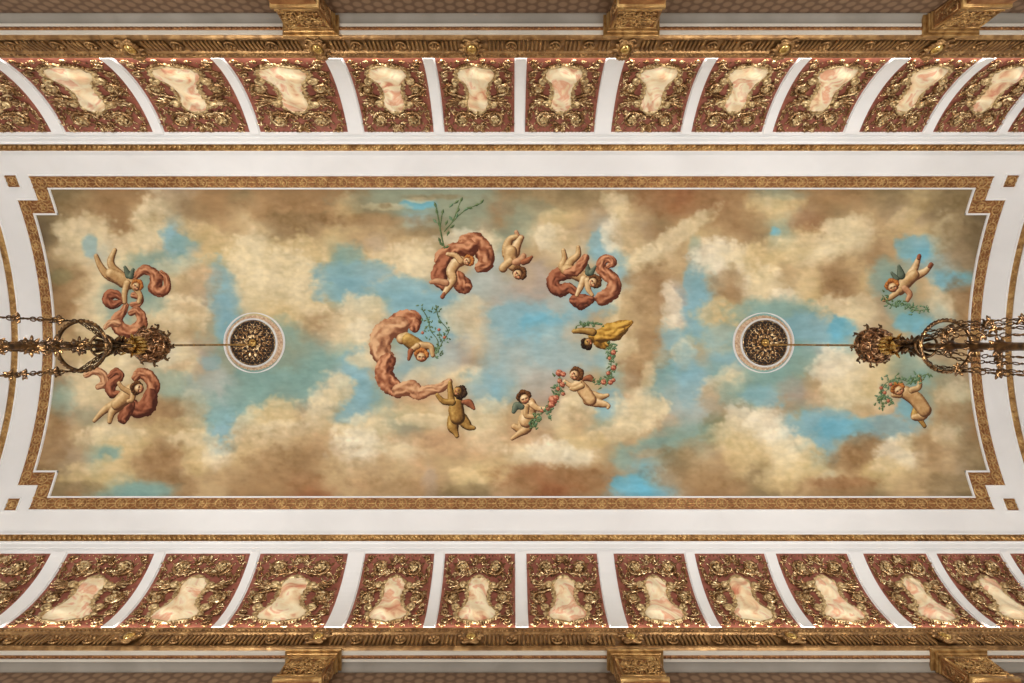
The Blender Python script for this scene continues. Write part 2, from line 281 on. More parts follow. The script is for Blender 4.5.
# cloud masses: tile origin, then (x, y, half width, half height, turn, colour, strength) in the tile's own units
CLOUDS = {
(30, 185): [(120,80,130,70,0,'o',.6),(380,200,60,60,0,'b',.6),(280,110,120,50,0,'b',.4),(520,170,70,110,0,'c',.8),(230,190,110,60,0,'c',.7),(450,260,150,50,0,'c',.6),(190,260,70,60,0,'c',.6),
 (640,120,120,60,0,'o',.4),(610,215,50,70,0,'u',.9),(660,240,70,25,0,'s',.6),(255,265,30,45,0,'u',.7),(560,330,120,45,0,'s',.7),(720,190,150,40,20,'t',.6),(800,240,140,45,25,'y',.7),(950,400,120,150,0,'c',.8),
 (815,470,60,130,-15,'u',.85),(800,380,40,50,0,'u',.5),(850,600,60,60,0,'u',.8),(650,370,110,50,0,'c',.5),(740,375,70,30,0,'p',.5),(690,440,110,50,0,'t',.6),(620,540,140,70,0,'c',.8),(670,530,60,25,10,'t',.6),
 (600,620,100,40,0,'t',.5),(370,520,90,60,0,'s',.5),(500,500,60,50,0,'s',.6),(160,450,70,90,0,'b',.5),(180,570,80,60,0,'b',.4),(260,560,60,90,0,'c',.6),(130,390,40,25,0,'n',.4)],
(270, 185): [(120,100,200,60,0,'b',.6),(330,90,50,50,0,'y',.5),(100,190,120,60,0,'o',.5),(650,60,300,55,0,'g',.6),(640,80,70,18,0,'h',.8),(640,62,60,8,0,'c',.7),(700,52,120,10,0,'o',.6),(500,92,80,12,0,'c',.5),(490,88,25,8,0,'o',.6),
 (450,150,200,22,0,'b',.6),(600,200,160,18,0,'o',.5),(120,310,120,80,0,'y',.8),(60,400,150,110,0,'c',.8),(160,480,80,110,0,'c',.8),(190,590,80,40,0,'b',.5),(60,560,70,50,0,'y',.6),(480,260,130,90,0,'t',.6),
 (430,310,70,35,0,'y',.7),(560,300,110,60,0,'c',.7),(640,350,100,60,0,'c',.8),(450,250,50,40,0,'k',.4),(830,230,110,40,0,'w',.6),(930,260,50,60,0,'c',.6),(330,300,60,50,0,'s',.8),(370,380,150,50,0,'u',.8),
 (300,450,100,50,0,'u',.8),(560,440,120,50,0,'u',.9),(600,520,100,60,0,'u',.9),(900,430,130,50,0,'l',.7),(390,530,100,55,0,'c',.9),(330,600,100,60,0,'c',.6),(400,620,60,40,0,'w',.6),(830,570,80,90,0,'c',.6),
 (950,600,60,90,0,'l',.6),(990,100,50,24,0,'r',.5),(60,640,70,60,0,'s',.7)],
(510, 185): [(280,60,280,40,0,'o',.5),(460,90,60,50,40,'c',.7),(720,70,180,60,0,'r',.5),(900,110,120,60,0,'b',.5),(60,110,120,40,0,'g',.5),(180,140,60,30,0,'y',.5),(190,230,90,50,0,'c',.8),(300,240,80,50,0,'t',.5),
 (150,225,40,50,0,'w',.5),(380,260,40,60,0,'u',.8),(450,330,50,60,0,'u',.7),(430,220,35,70,0,'w',.8),(510,230,60,60,0,'t',.6),(720,210,140,40,-35,'c',.8),(580,310,80,40,-20,'c',.8),(700,330,80,40,0,'t',.5),
 (600,450,100,90,0,'b',.7),(540,520,80,110,0,'t',.6),(690,500,40,90,0,'w',.7),(700,590,40,30,0,'w',.6),(450,480,18,110,0,'c',.8),(790,430,45,110,0,'u',.85),(800,560,50,90,0,'u',.8),(790,260,25,40,0,'s',.5),
 (870,310,90,70,0,'w',.85),(970,320,60,60,0,'c',.8),(1000,400,40,60,0,'w',.7),(930,420,70,60,0,'b',.6),(900,560,90,60,0,'y',.8),(880,640,80,40,0,'u',.6),(60,560,120,80,0,'u',.8),(150,600,90,60,0,'h',.6),
 (200,640,120,40,0,'l',.5),(110,410,90,70,0,'k',.6),(60,470,80,30,0,'k',.4),(380,500,60,50,0,'u',.6)],
(750, 185): [(250,50,200,30,0,'b',.4),(120,80,110,40,0,'y',.6),(170,40,80,20,0,'g',.5),(230,150,70,50,0,'r',.4),(108,200,25,18,0,'h',.8),(420,200,120,60,0,'c',.7),(270,270,130,60,0,'c',.7),(150,260,150,60,-15,'y',.5),
 (40,350,60,80,0,'y',.7),(60,420,80,60,0,'c',.7),(150,480,70,30,0,'w',.6),(380,380,90,60,0,'b',.6),(350,470,80,60,0,'b',.6),(440,340,60,50,0,'t',.5),(350,540,100,60,0,'c',.8),(480,520,60,50,0,'c',.6),(250,430,50,70,0,'y',.6),
 (100,540,160,50,0,'s',.9),(250,610,120,50,0,'u',.9),(400,620,60,40,0,'h',.8),(650,150,120,35,-40,'y',.6),(580,230,60,70,0,'t',.5),(700,270,70,50,0,'h',.7),(740,240,60,30,0,'u',.6),(560,400,60,70,0,'s',.7),
 (870,400,80,40,0,'h',.8),(820,370,60,60,0,'u',.6),(830,200,50,80,20,'c',.5),(920,230,80,140,0,'o',.6),(880,330,80,40,0,'m',.5),(900,490,60,70,0,'b',.7),(820,530,50,50,0,'c',.6),(690,590,70,40,0,'h',.7),(720,50,200,40,0,'o',.4)],
(30, 340): [(130,160,40,60,0,'b',.3),(250,210,90,80,0,'c',.7),(140,250,50,60,0,'s',.5),(70,440,80,110,0,'b',.6),(250,330,60,40,0,'g',.5),(420,110,50,60,0,'c',.6),(600,110,110,40,-25,'c',.7),(620,120,60,20,-25,'p',.4),(590,190,90,50,0,'s',.6),
 (790,210,110,70,0,'l',.6),(770,90,40,30,0,'u',.6),(820,380,70,90,0,'u',.9),(760,300,100,60,0,'s',.6),(920,240,90,80,0,'s',.7),(980,150,80,60,0,'s',.6),(590,310,130,50,0,'b',.6),(520,360,90,40,0,'t',.5),(700,280,60,60,0,'c',.4),(640,380,120,40,0,'y',.5),
 (700,430,100,40,0,'c',.7),(330,410,130,40,0,'c',.8),(420,450,100,40,0,'y',.6),(340,485,50,28,0,'s',.9),(300,560,150,50,0,'y',.7),(570,530,100,70,0,'b',.8),(700,520,60,60,0,'y',.6),(790,500,60,50,0,'w',.5),(950,370,90,60,-35,'c',.8),
 (960,450,110,60,0,'t',.6),(900,560,120,60,0,'b',.4),(230,630,80,20,0,'o',.6),(500,640,120,25,0,'s',.9),(660,620,50,40,0,'b',.6)],
(270, 340): [(100,150,120,110,0,'s',.8),(60,60,80,60,0,'g',.6),(370,190,80,120,0,'u',.85),(340,330,60,30,0,'u',.8),(290,200,60,60,0,'c',.85),(230,250,60,50,0,'c',.7),(200,330,60,80,20,'c',.7),(50,330,80,70,0,'y',.8),(60,380,90,40,0,'w',.5),
 (420,90,70,30,0,'c',.8),(700,120,120,50,-30,'l',.5),(860,150,60,40,0,'c',.7),(950,200,100,80,0,'u',.6),(640,150,60,30,-20,'c',.5),(560,370,90,70,0,'g',.5),(400,390,100,60,0,'c',.8),(360,460,100,60,0,'w',.85),(600,310,120,30,0,'y',.6),
 (650,340,120,25,0,'c',.7),(570,470,90,40,0,'c',.6),(100,420,120,50,0,'t',.6),(150,500,200,60,0,'b',.5),(650,420,120,30,0,'p',.6),(800,440,150,40,0,'p',.6),(450,560,250,50,0,'t',.6),(150,610,60,50,0,'r',.4),(60,600,120,60,0,'b',.5),
 (880,570,110,35,0,'y',.8),(930,420,80,60,0,'c',.5),(930,310,80,50,0,'c',.7),(860,640,110,25,0,'o',.6),(680,600,30,60,0,'k',.5),(520,630,150,30,0,'b',.5)],
(510, 340): [(100,100,160,90,0,'l',.6),(200,60,120,70,0,'u',.4),(130,190,80,60,0,'k',.5),(420,260,60,50,0,'u',.8),(400,300,80,40,0,'u',.7),(700,130,70,150,0,'u',.8),(650,200,60,100,0,'s',.6),(530,120,60,70,0,'b',.8),(580,60,80,50,0,'t',.6),
 (500,170,45,30,0,'m',.6),(590,150,25,50,0,'c',.6),(480,30,50,40,0,'c',.6),(740,60,40,50,0,'c',.6),(710,240,60,60,0,'l',.6),(760,170,50,120,0,'u',.5),(550,310,110,70,0,'c',.85),(640,300,40,40,0,'c',.6),(300,290,70,60,0,'c',.85),(310,330,60,35,0,'t',.6),
 (480,390,140,30,-8,'c',.6),(920,180,100,45,-25,'c',.7),(870,260,60,50,0,'m',.6),(950,230,60,50,0,'s',.6),(880,380,60,60,0,'n',.5),(640,450,130,30,-10,'s',.7),(700,400,120,30,-10,'s',.5),(480,510,40,50,0,'s',.6),(590,485,50,15,-8,'p',.5),
 (990,330,70,60,0,'w',.7),(960,400,80,60,0,'c',.7),(980,490,70,80,0,'y',.7),(100,420,90,40,0,'p',.6),(60,490,70,40,0,'c',.6),(340,430,60,30,0,'y',.6),(150,590,200,60,0,'r',.6),(250,570,150,40,0,'b',.5),(180,640,50,20,0,'r',.7),(60,620,60,40,0,'b',.5),
 (180,480,90,50,0,'w',.8),(290,500,60,40,0,'w',.7),(530,620,80,40,0,'h',.85),(720,590,120,50,0,'b',.6),(800,490,90,60,0,'t',.5),(720,520,70,50,0,'o',.5),(880,560,120,60,0,'t',.4),(950,630,80,30,0,'b',.6)],
(750, 340): [(80,170,110,80,0,'s',.7),(60,240,80,40,0,'u',.7),(200,80,100,60,0,'s',.6),(170,210,60,40,0,'k',.5),(360,120,90,80,0,'w',.8),(430,220,100,90,0,'c',.8),(330,270,70,60,0,'c',.6),(270,260,35,50,-20,'p',.5),(490,310,70,30,0,'t',.7),(510,180,30,60,0,'y',.5),
 (230,390,110,80,0,'u',.8),(330,340,110,40,0,'u',.8),(420,380,100,50,0,'h',.7),(590,370,100,50,0,'u',.8),(660,290,35,50,0,'h',.7),(310,480,60,50,0,'u',.7),(60,350,80,50,0,'w',.7),(110,420,80,60,0,'w',.8),(170,480,90,60,0,'c',.8),(260,530,70,50,0,'y',.7),
 (40,490,50,60,0,'y',.7),(470,460,80,60,0,'b',.85),(420,510,90,40,0,'b',.6),(570,480,60,40,0,'t',.6),(640,490,90,60,0,'w',.8),(590,560,90,50,0,'y',.7),(700,440,60,30,0,'y',.5),(740,470,40,60,0,'b',.6),(850,410,60,50,0,'c',.6),(840,490,70,60,0,'t',.5),
 (880,230,70,60,0,'c',.6),(900,310,80,50,0,'b',.7),(940,480,60,70,0,'o',.7),(300,620,200,30,0,'b',.7),(380,610,120,20,0,'r',.4),(120,600,100,40,0,'y',.6),(700,600,100,40,0,'t',.5),(860,620,100,40,0,'o',.5),(40,570,50,60,0,'o',.4)],
}
def sky(x, y):
    wx = (fbm(x/24, y/24, 0) - 0.5) * 26; wy = (fbm(x/24 + 31, y/24 + 17, 3) - 0.5) * 22
    vx = (fbm(x/7, y/7, 1, 3) - 0.5) * 9; vy = (fbm(x/7 + 9, y/7 + 4, 5, 3) - 0.5) * 7
    col = 0
    for dx in (-7, 0, 7):
        for dy in (-7, 0, 7): col = col + sample_grid(x + wx + vx + dx, y + wy + vy + dy)
    col = col / 9
    e1 = fbm(x/15, y/12, 2, 4) - 0.5; e2 = fbm(x/5, y/4, 6, 3) - 0.5
    b1 = np.abs(fbm(x/12 + 3, y/10 + 8, 1, 2) - 0.5) * 2; b2 = np.abs(fbm(x/5.5 + 7, y/5 + 2, 4, 2) - 0.5) * 2
    puff = 0.62*b1 + 0.38*b2          # billowing edges: low in the creases between puffs
    for k, ((ox, oy), lst) in enumerate(CLOUDS.items()):
        for (bx, by, rx, ry, tr, ch, op) in lst:
            X = (x + vx*0.5 - ox - bx/4.267); Y = (y + vy*0.5 - oy - by/4.267); a = radians(tr)
            u = (X*cos(a) + Y*sin(a)) / (rx/4.267); v = (-X*sin(a) + Y*cos(a)) / (ry/4.267)
            d = np.sqrt(u*u + v*v) + e1*1.1 + e2*0.45
            if ch in 'cwy': d = d - (puff - 0.25)*0.55
            wd = 0.72 if ch in 'cwyhu' else 0.95
            t = np.clip((1.12 + wd/2 - d) / wd, 0, 1); t = (t*t*(3 - 2*t) * op * 0.92)[..., None]
            c = np.array(PAL[ch], float)
            if ch in 'cwy': c = c + (np.clip(-v*0.7 - u*0.3, -1, 1)*11 + e1*34 + (puff - 0.3)*34)[..., None]*np.array([1.0, 1.02, 1.15])
            elif ch in 'btrpo': c = c + (e1*50 + e2*26 + (puff - 0.3)*26)[..., None]*np.array([1.0, .97, .9])
            else: c = c + (e1*22 + e2*10)[..., None]
            col = col*(1 - t) + c*t
    n2 = (fbm(x/9, y/3.0, 2, 3) - 0.5)[..., None]; n1 = (fbm(x/11, y/8, 5, 4) - 0.5)[..., None]
    col = col * (1 + 0.08*n2 + 0.13*n1)
    col = (col - 150)*1.05 + 151
    g_ = col.mean(-1, keepdims=True); return np.clip(g_ + (col - g_)*0.93, 20, 245)

def color_mesh(name, verts, faces, cols, m, parent):
    me = bpy.data.meshes.new(name)
    verts = np.asarray(verts, np.float32); faces = np.asarray(faces, np.int32)
    nf = len(faces)
    me.vertices.add(len(verts)); me.vertices.foreach_set('co', verts.ravel())
    me.loops.add(nf * 4); me.loops.foreach_set('vertex_index', faces.ravel())
    me.polygons.add(nf); me.polygons.foreach_set('loop_start', np.arange(0, nf*4, 4, dtype=np.int32))
    try: me.polygons.foreach_set('loop_total', np.full(nf, 4, np.int32))
    except Exception: pass
    me.polygons.foreach_set('use_smooth', np.ones(nf, bool))
    me.update(calc_edges=True); me.validate()
    at = me.color_attributes.new('paint', 'FLOAT_COLOR', 'POINT')
    rgba = np.ones((len(verts), 4), np.float32); rgba[:, :3] = lin(cols)
    at.data.foreach_set('color', rgba.ravel())
    me.materials.append(m)
    o = bpy.data.objects.new(name, me); C.objects.link(o); o.parent = parent
    return o
def vphi(off):
    t = off / F; return np.arctan(t) + np.arcsin(t * (1 - R1) / (R1 * np.sqrt(1 + t*t)))
def vpoint(Xm, ph, h):
    r = R1 - h / S
    return np.stack([Xm + 0*ph, r*np.sin(ph)*S + 0*Xm, ZCAM + (1 - R1 + r*np.cos(ph))*S + 0*Xm], -1)

XA, XB = 456.5 / F * S, 435 / F * S
XAO, XBO = 468 / F * S, 449 / F * S
OA, OB, OAO, OBO = 129.2, 154.3, 143.0, 167.4
mural = tag(empty('ceiling_mural', (0, 0, ZCAM + S)), 'long painted mural of cherubs among clouds in gold border on white vault', 'mural')
mural_inv = (0, 0, -(ZCAM + S))
xs = np.concatenate([np.linspace(-XA, -XB, 22)[:-1], np.linspace(-XB, XB, 871), np.linspace(XB, XA, 22)[1:]])
os_ = np.concatenate([np.linspace(-OB, -OA, 25)[:-1], np.linspace(-OA, OA, 260), np.linspace(OA, OB, 25)[1:]])
ph = vphi(os_)
GX, GP = np.meshgrid(xs, ph)
V = vpoint(GX, GP, 0.004)
Zr = (V[..., 2] - ZCAM)
px = CX + F * V[..., 0] / Zr; py = CY + F * V[..., 1] / Zr
cols = sky(px, py)
ny, nx = GX.shape
I = np.arange(ny*nx).reshape(ny, nx)
q = np.stack([I[:-1, :-1], I[:-1, 1:], I[1:, 1:], I[1:, :-1]], -1)
cxm = np.abs((GX[:-1, :-1] + GX[1:, 1:]) / 2); com = np.abs((os_[:-1] + os_[1:]) / 2)[:, None]
keep = ~((cxm > XB) & (com > OA))
Vl = V.reshape(-1, 3) + np.array(mural_inv)
color_mesh('canvas', Vl, q[keep], cols.reshape(-1, 3), PAINT, mural)['label'] = 'cloudy sky painted in cream, brown and blue'

# ---- painted figures -----------------------------------------------------------
SK = dict(l=(246, 224, 178), m=(200, 158, 106), d=(96, 58, 36))
SKO = dict(l=(222, 184, 106), m=(146, 106, 50), d=(62, 40, 20))       # olive-skinned figure
SKP = dict(l=(236, 208, 156), m=(182, 140, 90), d=(92, 58, 36))
DR = dict(l=(214, 156, 114), m=(160, 98, 66), d=(88, 44, 30))
DRD = dict(l=(182, 116, 82), m=(132, 74, 50), d=(72, 36, 26))
DRP = dict(l=(222, 178, 134), m=(184, 130, 92), d=(116, 70, 48))
YE = dict(l=(222, 178, 84), m=(164, 116, 42), d=(82, 54, 22))
HB = dict(l=(128, 84, 46), m=(84, 50, 28), d=(44, 26, 16))
HR = dict(l=(210, 140, 70), m=(160, 92, 44), d=(96, 52, 28))
HK = dict(l=(80, 56, 36), m=(44, 28, 20), d=(24, 16, 12))
WG = dict(l=(130, 140, 116), m=(86, 98, 82), d=(50, 56, 46))
WB = dict(l=(190, 120, 80), m=(128, 74, 48), d=(70, 40, 28))
GR = dict(l=(140, 154, 104), m=(84, 108, 68), d=(44, 64, 40))
GT = dict(l=(150, 172, 130), m=(100, 134, 100), d=(58, 84, 62))
RO = dict(l=(222, 158, 122), m=(184, 100, 74), d=(118, 56, 42))

class Layer:
    def __init__(s): s.ops = []
    def st(s, pts, rad, pal, fold=0.0):
        if not hasattr(rad, '__len__'): rad = [rad] * len(pts)
        # densify with Catmull-Rom
        P = np.array(pts, float); Rr = np.array(rad, float)
        if len(P) == 1: P = np.vstack([P, P + 0.01]); Rr = np.append(Rr, Rr)
        Q = []; q = []
        Pe = np.vstack([2*P[0]-P[1], P, 2*P[-1]-P[-2]])
        for i in range(len(P) - 1):
            for t in np.linspace(0, 1, 5)[:-1]:
                a, b, c, d = Pe[i], Pe[i+1], Pe[i+2], Pe[i+3]
                Q.append(0.5*((2*b) + (c-a)*t + (2*a-5*b+4*c-d)*t*t + (3*b-a-3*c+d)*t**3)); q.append(Rr[i]*(1-t) + Rr[i+1]*t)
        Q.append(P[-1]); q.append(Rr[-1])
        s.ops.append((np.array(Q), np.array(q), pal, fold)); return s
    def head(s, x, y, r, ang, hair, skin):
        dx, dy = cos(ang), sin(ang); r = r*0.9
        s.st([(x, y)], r, hair, 0.7)
        for k in range(9):
            a = ang + pi + (k - 4)*0.42; s.st([(x + cos(a)*r*.86, y + sin(a)*r*.86)], r*(.26 + .07*((k*5) % 3)), hair)
        fx, fy = x + dx*r*0.32, y + dy*r*0.32
        s.st([(fx, fy)], r*0.72, skin)
        tx, ty = -dy, dx
        soc = dict(l=(176, 124, 84), m=(142, 94, 62), d=(84, 50, 34)); red = dict(l=(196, 112, 84), m=(166, 84, 62), d=(110, 52, 40))
        for k in (-1, 1):
            ex, ey = fx + tx*k*r*0.28 - dx*r*0.08, fy + ty*k*r*0.28 - dy*r*0.08
            s.st([(ex - tx*r*.12, ey - ty*r*.12), (ex + tx*r*.12, ey + ty*r*.12)], r*0.13, soc); s.st([(ex, ey)], r*0.085, HK)
            cx_, cy_ = fx + tx*k*r*.36 + dx*r*.2, fy + ty*k*r*.36 + dy*r*.2
            s.st([(cx_, cy_)], r*.16, dict(l=(232, 172, 130), m=(212, 140, 100), d=(160, 96, 66)))
        s.st([(fx - dx*r*.02, fy - dy*r*.02), (fx + dx*r*.2, fy + dy*r*.2)], [r*.05, r*.1], skin)
        s.st([(fx + dx*r*0.42 - tx*r*.13, fy + dy*r*0.42 - ty*r*.13), (fx + dx*r*0.42 + tx*r*.13, fy + dy*r*0.42 + ty*r*.13)], r*0.085, red)
        return s
    def leaves(s, pts, n, spread, size, pal, seed=1):
        s.st(pts, .34, GR); rr = random.Random(seed); P = [np.array(p, float) for p in pts]
        for k in range(n):
            t = rr.random() * (len(P) - 1); i = min(int(t), len(P) - 2); c = P[i] + (P[i+1]-P[i])*(t-i)
            c = c + np.array((rr.gauss(0, spread), rr.gauss(0, spread))); a = rr.random()*2*pi; L = size*(0.7 + rr.random()*0.8)
            s.st([c, c + np.array((cos(a), sin(a)))*L], [size*0.42, size*0.12], rr.choice([pal, GR, GT]))
        return s
    def raster(s, step=0.34):
        allp = np.vstack([o[0] for o in s.ops]); rm = max(o[1].max() for o in s.ops) + 1
        x0, y0 = allp.min(0) - rm; x1, y1 = allp.max(0) + rm
        xs = np.arange(x0, x1, step); ys = np.arange(y0, y1, step); X, Y = np.meshgrid(xs, ys)
        col = np.zeros(X.shape + (3,)); al = np.zeros(X.shape)
        nz = (fbm(X/2.6, Y/2.6, 3, 3) - 0.5); wob = (fbm(X/3.1, Y/3.1, 6, 2) - 0.5); nb = (fbm(X/6, Y/6, 4, 2) - 0.5)
        for Q, q, pal, fold in s.ops:
            mg = q.max() + 0.6
            ix = np.where((xs > Q[:, 0].min()-mg) & (xs < Q[:, 0].max()+mg))[0]; iy = np.where((ys > Q[:, 1].min()-mg) & (ys < Q[:, 1].max()+mg))[0]
            if not len(ix) or not len(iy): continue
            sl = (slice(iy[0], iy[-1]+1), slice(ix[0], ix[-1]+1)); x = X[sl]; y = Y[sl]
            best = np.full(x.shape, 9e9); nxx = np.zeros_like(x); nyy = np.zeros_like(x); par = np.zeros_like(x)
            for i in range(len(Q) - 1):
                a, b = Q[i], Q[i+1]; d = b - a; L2 = (d*d).sum() + 1e-9
                t = np.clip(((x-a[0])*d[0] + (y-a[1])*d[1]) / L2, 0, 1)
                rx = x - a[0] - t*d[0]; ry = y - a[1] - t*d[1]; r = q[i]*(1-t) + q[i+1]*t
                sd = np.sqrt(rx*rx + ry*ry) / (r + 1e-6)
                mk = sd < best
                best = np.where(mk, sd, best); nxx = np.where(mk, rx/r, nxx); nyy = np.where(mk, ry/r, nyy); par = np.where(mk, i + t, par)
            ee = best + wob[sl]*0.3*(1 if fold else 0.25)
            ins = ee < 1
            sh = 0.60 - 0.46*nxx - 0.52*nyy - 1.25*np.clip(best-0.60, 0, 1) + nz[sl]*0.35
            if fold:
                i0 = np.clip(par.astype(int), 0, len(Q)-2); tv = Q[1:] - Q[:-1]; tv = tv/(np.linalg.norm(tv, axis=1, keepdims=True)+1e-9)
                cr = nxx*(-tv[i0, 1]) + nyy*tv[i0, 0]
                sh = sh + fold*(np.sin(cr*5.0 + par*0.5 + 5*nb[sl])*0.26 + np.sin(cr*9 - par*0.9 + 6*nb[sl])*0.14)
            sh = np.clip(sh, 0, 1)[..., None]
            l, m, d = (np.array(pal[k], float) for k in 'lmd')
            c = np.where(sh > 0.5, m + (l-m)*(sh-0.5)*2, d + (m-d)*sh*2)
            col[sl] = np.where(ins[..., None], c, col[sl]); al[sl] = np.where(ins, 1, al[sl])
        return X, Y, col, al
def paint_part(layer, name, parent, h, label=None):
    X, Y, col, al = layer.raster()
    ca = (al[:-1, :-1] + al[1:, :-1] + al[:-1, 1:] + al[1:, 1:])
    keep = ca >= 2
    ny, nx = X.shape; I = np.arange(ny*nx).reshape(ny, nx)
    q = np.stack([I[:-1, :-1], I[:-1, 1:], I[1:, 1:], I[1:, :-1]], -1)[keep]
    # colours bleed one step outwards for border vertices
    for _ in range(2):
        empt = al == 0
        acc = np.zeros_like(col); n = np.zeros_like(al)
        for dy, dx in ((0, 1), (0, -1), (1, 0), (-1, 0)):
            a2 = np.roll(al, (dy, dx), (0, 1)); acc += np.roll(col, (dy, dx), (0, 1))*a2[..., None]; n += a2
        f = empt & (n > 0); col[f] = acc[f] / n[f][:, None]; al = np.where(f, 1, al)
    used, inv = np.unique(q.ravel(), return_inverse=True); q = inv.reshape(-1, 4)
    xp = X.ravel()[used]; yp = Y.ravel()[used]; ph = vphi(yp - CY)
    V = vpoint(np.zeros_like(ph), ph, h); Z = V[:, 2] - ZCAM; V[:, 0] = (xp - CX) * Z / F
    V = V + np.array(mural_inv) if parent is mural else V + np.array(mural_inv)
    o = color_mesh(name, V, q, col.reshape(-1, 3)[used], PAINT, parent)
    if label: o['label'] = label
    return o
def T(ox, oy, sc):
    def f(*p): return [(ox + p[i]/sc, oy + p[i+1]/sc) for i in range(0, len(p), 2)]
    return f
t1 = T(30, 185, 4.267); t2 = T(270, 185, 4.267); t4 = T(750, 185, 4.267); t5 = T(30, 340, 4.267); t6 = T(270, 340, 4.267); t8 = T(750, 340, 4.267)
q1 = T(490, 220, 5.693); q2 = T(490, 310, 5.06); q3 = T(360, 300, 4.879); q4 = T(360, 190, 5.693)
def cherub(body, label, drape=None, dlabel='reddish pink fluttering drapery', plant=None, plabel='green garland of leaves and roses', plant_name='garland', over=None, plant2=None):
    b = paint_part(body, 'painted_cherub', mural, 0.009, label)
    if drape: paint_part(drape, 'drapery', b, 0.0065, dlabel)
    if over: paint_part(over, 'drapery', b, 0.011, dlabel)
    if plant: paint_part(plant, plant_name, b, 0.0125, plabel)
    if plant2: paint_part(plant2, 'leaf_spray', b, 0.0125, 'short green leaf spray')
def hd(L, p, r, ang, hair, skin): L.head(p[0][0], p[0][1], r, ang, hair, skin)

# A upper left, diving head down with ribbon scarf
b = Layer(); b.st(t1(282,302, 300,345, 330,382, 380,402), [2.2,3.2,4.5,6], SKP).st(t1(362,278, 345,320, 352,350, 385,385), [2.2,3.6,3.8,5], SKP)
b.st(t1(345,378, 400,408, 425,420), [5.5,7.5,6], SKP).st(t1(415,420, 404,460, 405,500), [3.6,3,2.2], SKP).st(t1(440,430, 470,470, 465,500), [3,2.6,2], SKP)
b.st(t1(405,350, 420,385), [1.5,3.5], WG).st(t1(440,360, 430,390), [1.5,3], WG); hd(b, t1(457,428), 6, 2.2, HR, SK)
d = Layer(); d.st(t1(445,395, 485,362, 525,375, 540,410, 530,440, 560,458, 585,435, 580,395, 560,372), [3.2,5,5,6.5,6,5,4,3.5,2], DR, 1)
d.st(t1(400,500, 375,470, 340,468, 328,490, 350,512, 385,500), [2,4,5.5,5,4.5,3], DRD, 1).st(t1(440,470, 470,480, 462,508, 435,510), [3,3.5,3.5,2.5], DR, 1)
d.st(t1(410,515, 395,545, 370,575, 385,615, 430,628, 472,600, 475,560, 455,535, 430,545), [3,4,6,7,7,6.5,5,4,3], DR, 1).st(t1(375,590, 340,590, 320,610), [4,3.5,2], DRP, 1)
cherub(b, 'cherub diving head down at the upper left of the mural', d)
# J lower left
b = Layer(); b.st(t5(275,345, 318,300, 370,272), [2,3.6,5.5], SKP).st(t5(340,350, 350,310, 378,280), [2.2,3.8,5.5], SKP).st(t5(370,275, 405,245, 430,215), [6,7.5,6.5], SKP)
b.st(t5(430,225, 395,205, 380,185), [3,2.6,2], SKP).st(t5(440,230, 435,255, 420,262), [3,2.6,2], SKP); hd(b, t5(458,206), 7, 0.2, HB, SK)
d = Layer(); d.st(t5(240,150, 275,132, 312,150, 318,185, 292,200), [3,4,4.2,4.5,3], DRP, 1).st(t5(340,155, 365,135, 385,155, 345,195, 350,228, 375,228), [2.5,4,4,5.5,5,3], DRD, 1)
d.st(t5(450,160, 470,142, 505,155, 527,195, 515,240), [4,5.5,6.5,6.5,6], DR, 1).st(t5(515,235, 500,280, 460,300, 425,270), [7,9,8,6], DRD, 1).st(t5(425,280, 400,330, 400,345), [6,6,3], DRD, 1)
cherub(b, 'cherub reclining in red drapery at the lower left of the mural', d)
# B draped figure under the green branch
b = Layer(); b.st(q4(470,605, 500,560, 530,510, 520,465, 545,420, 575,405), [1.8,3.2,4.2,5,5.6,5], SK).st(q4(575,405, 545,375, 500,365), [3.4,2.8,2], SK).st(q4(405,525, 440,520, 490,530), [2,3,3.5], DRP); hd(b, q4(618,402), 5.6, 2.6, HR, SK)
b.st(q4(470,608, 478,590), [2.2,1.6], DRD)
d = Layer(); d.st(q4(600,300, 640,290, 670,300, 710,360, 715,420, 680,440), [8,9,9,9.5,8,5], DR, 1.2).st(q4(620,330, 540,340, 470,370, 450,400), [9,7,6.5,5], DR, 1.2)
d.st(q4(490,410, 465,450, 450,500, 475,545), [9,9,8,5], DRD, 1.2).st(q4(560,500, 585,540, 600,550), [7,8.5,7], DR, 1.2)
p = Layer(); p.st(q4(480,330, 460,240, 435,100), [.6,.6,.45], GR).st(q4(480,235, 530,170, 575,55), [.5,.5,.3], GR).st(q4(490,220, 590,120, 690,75), [.5,.5,.3], GR).st(q4(455,210, 470,120), [.5,.3], GR)
for x, y, a in ((430,90,-1.8),(440,130,-2.0),(470,130,-1.4),(430,180,-2.3),(455,200,-2.2),(490,190,-1.2),(515,90,-0.8),(545,70,-0.6),(575,60,-1.2),(550,150,-1.3),(555,120,-1.0),(600,110,-0.5),(620,100,0.2),(660,85,-0.4),(690,70,-0.9),(520,210,-0.6),(500,250,-1.2),(465,310,-2.2),(490,325,-0.4),(455,290,-1.9),(520,165,-2.2)):
    c = np.array(q4(x, y)[0]); e = np.array((cos(a), sin(a))); p.st([c - e*1.5, c + e*1.2, c + e*3.8], [.35, 1.25, .2], random.choice([GR, GR, GT]))
cherub(b, 'cherub wrapped in billowing red drapery below a green branch', d, plant=p, plabel='dark green leafy branch', plant_name='branch')
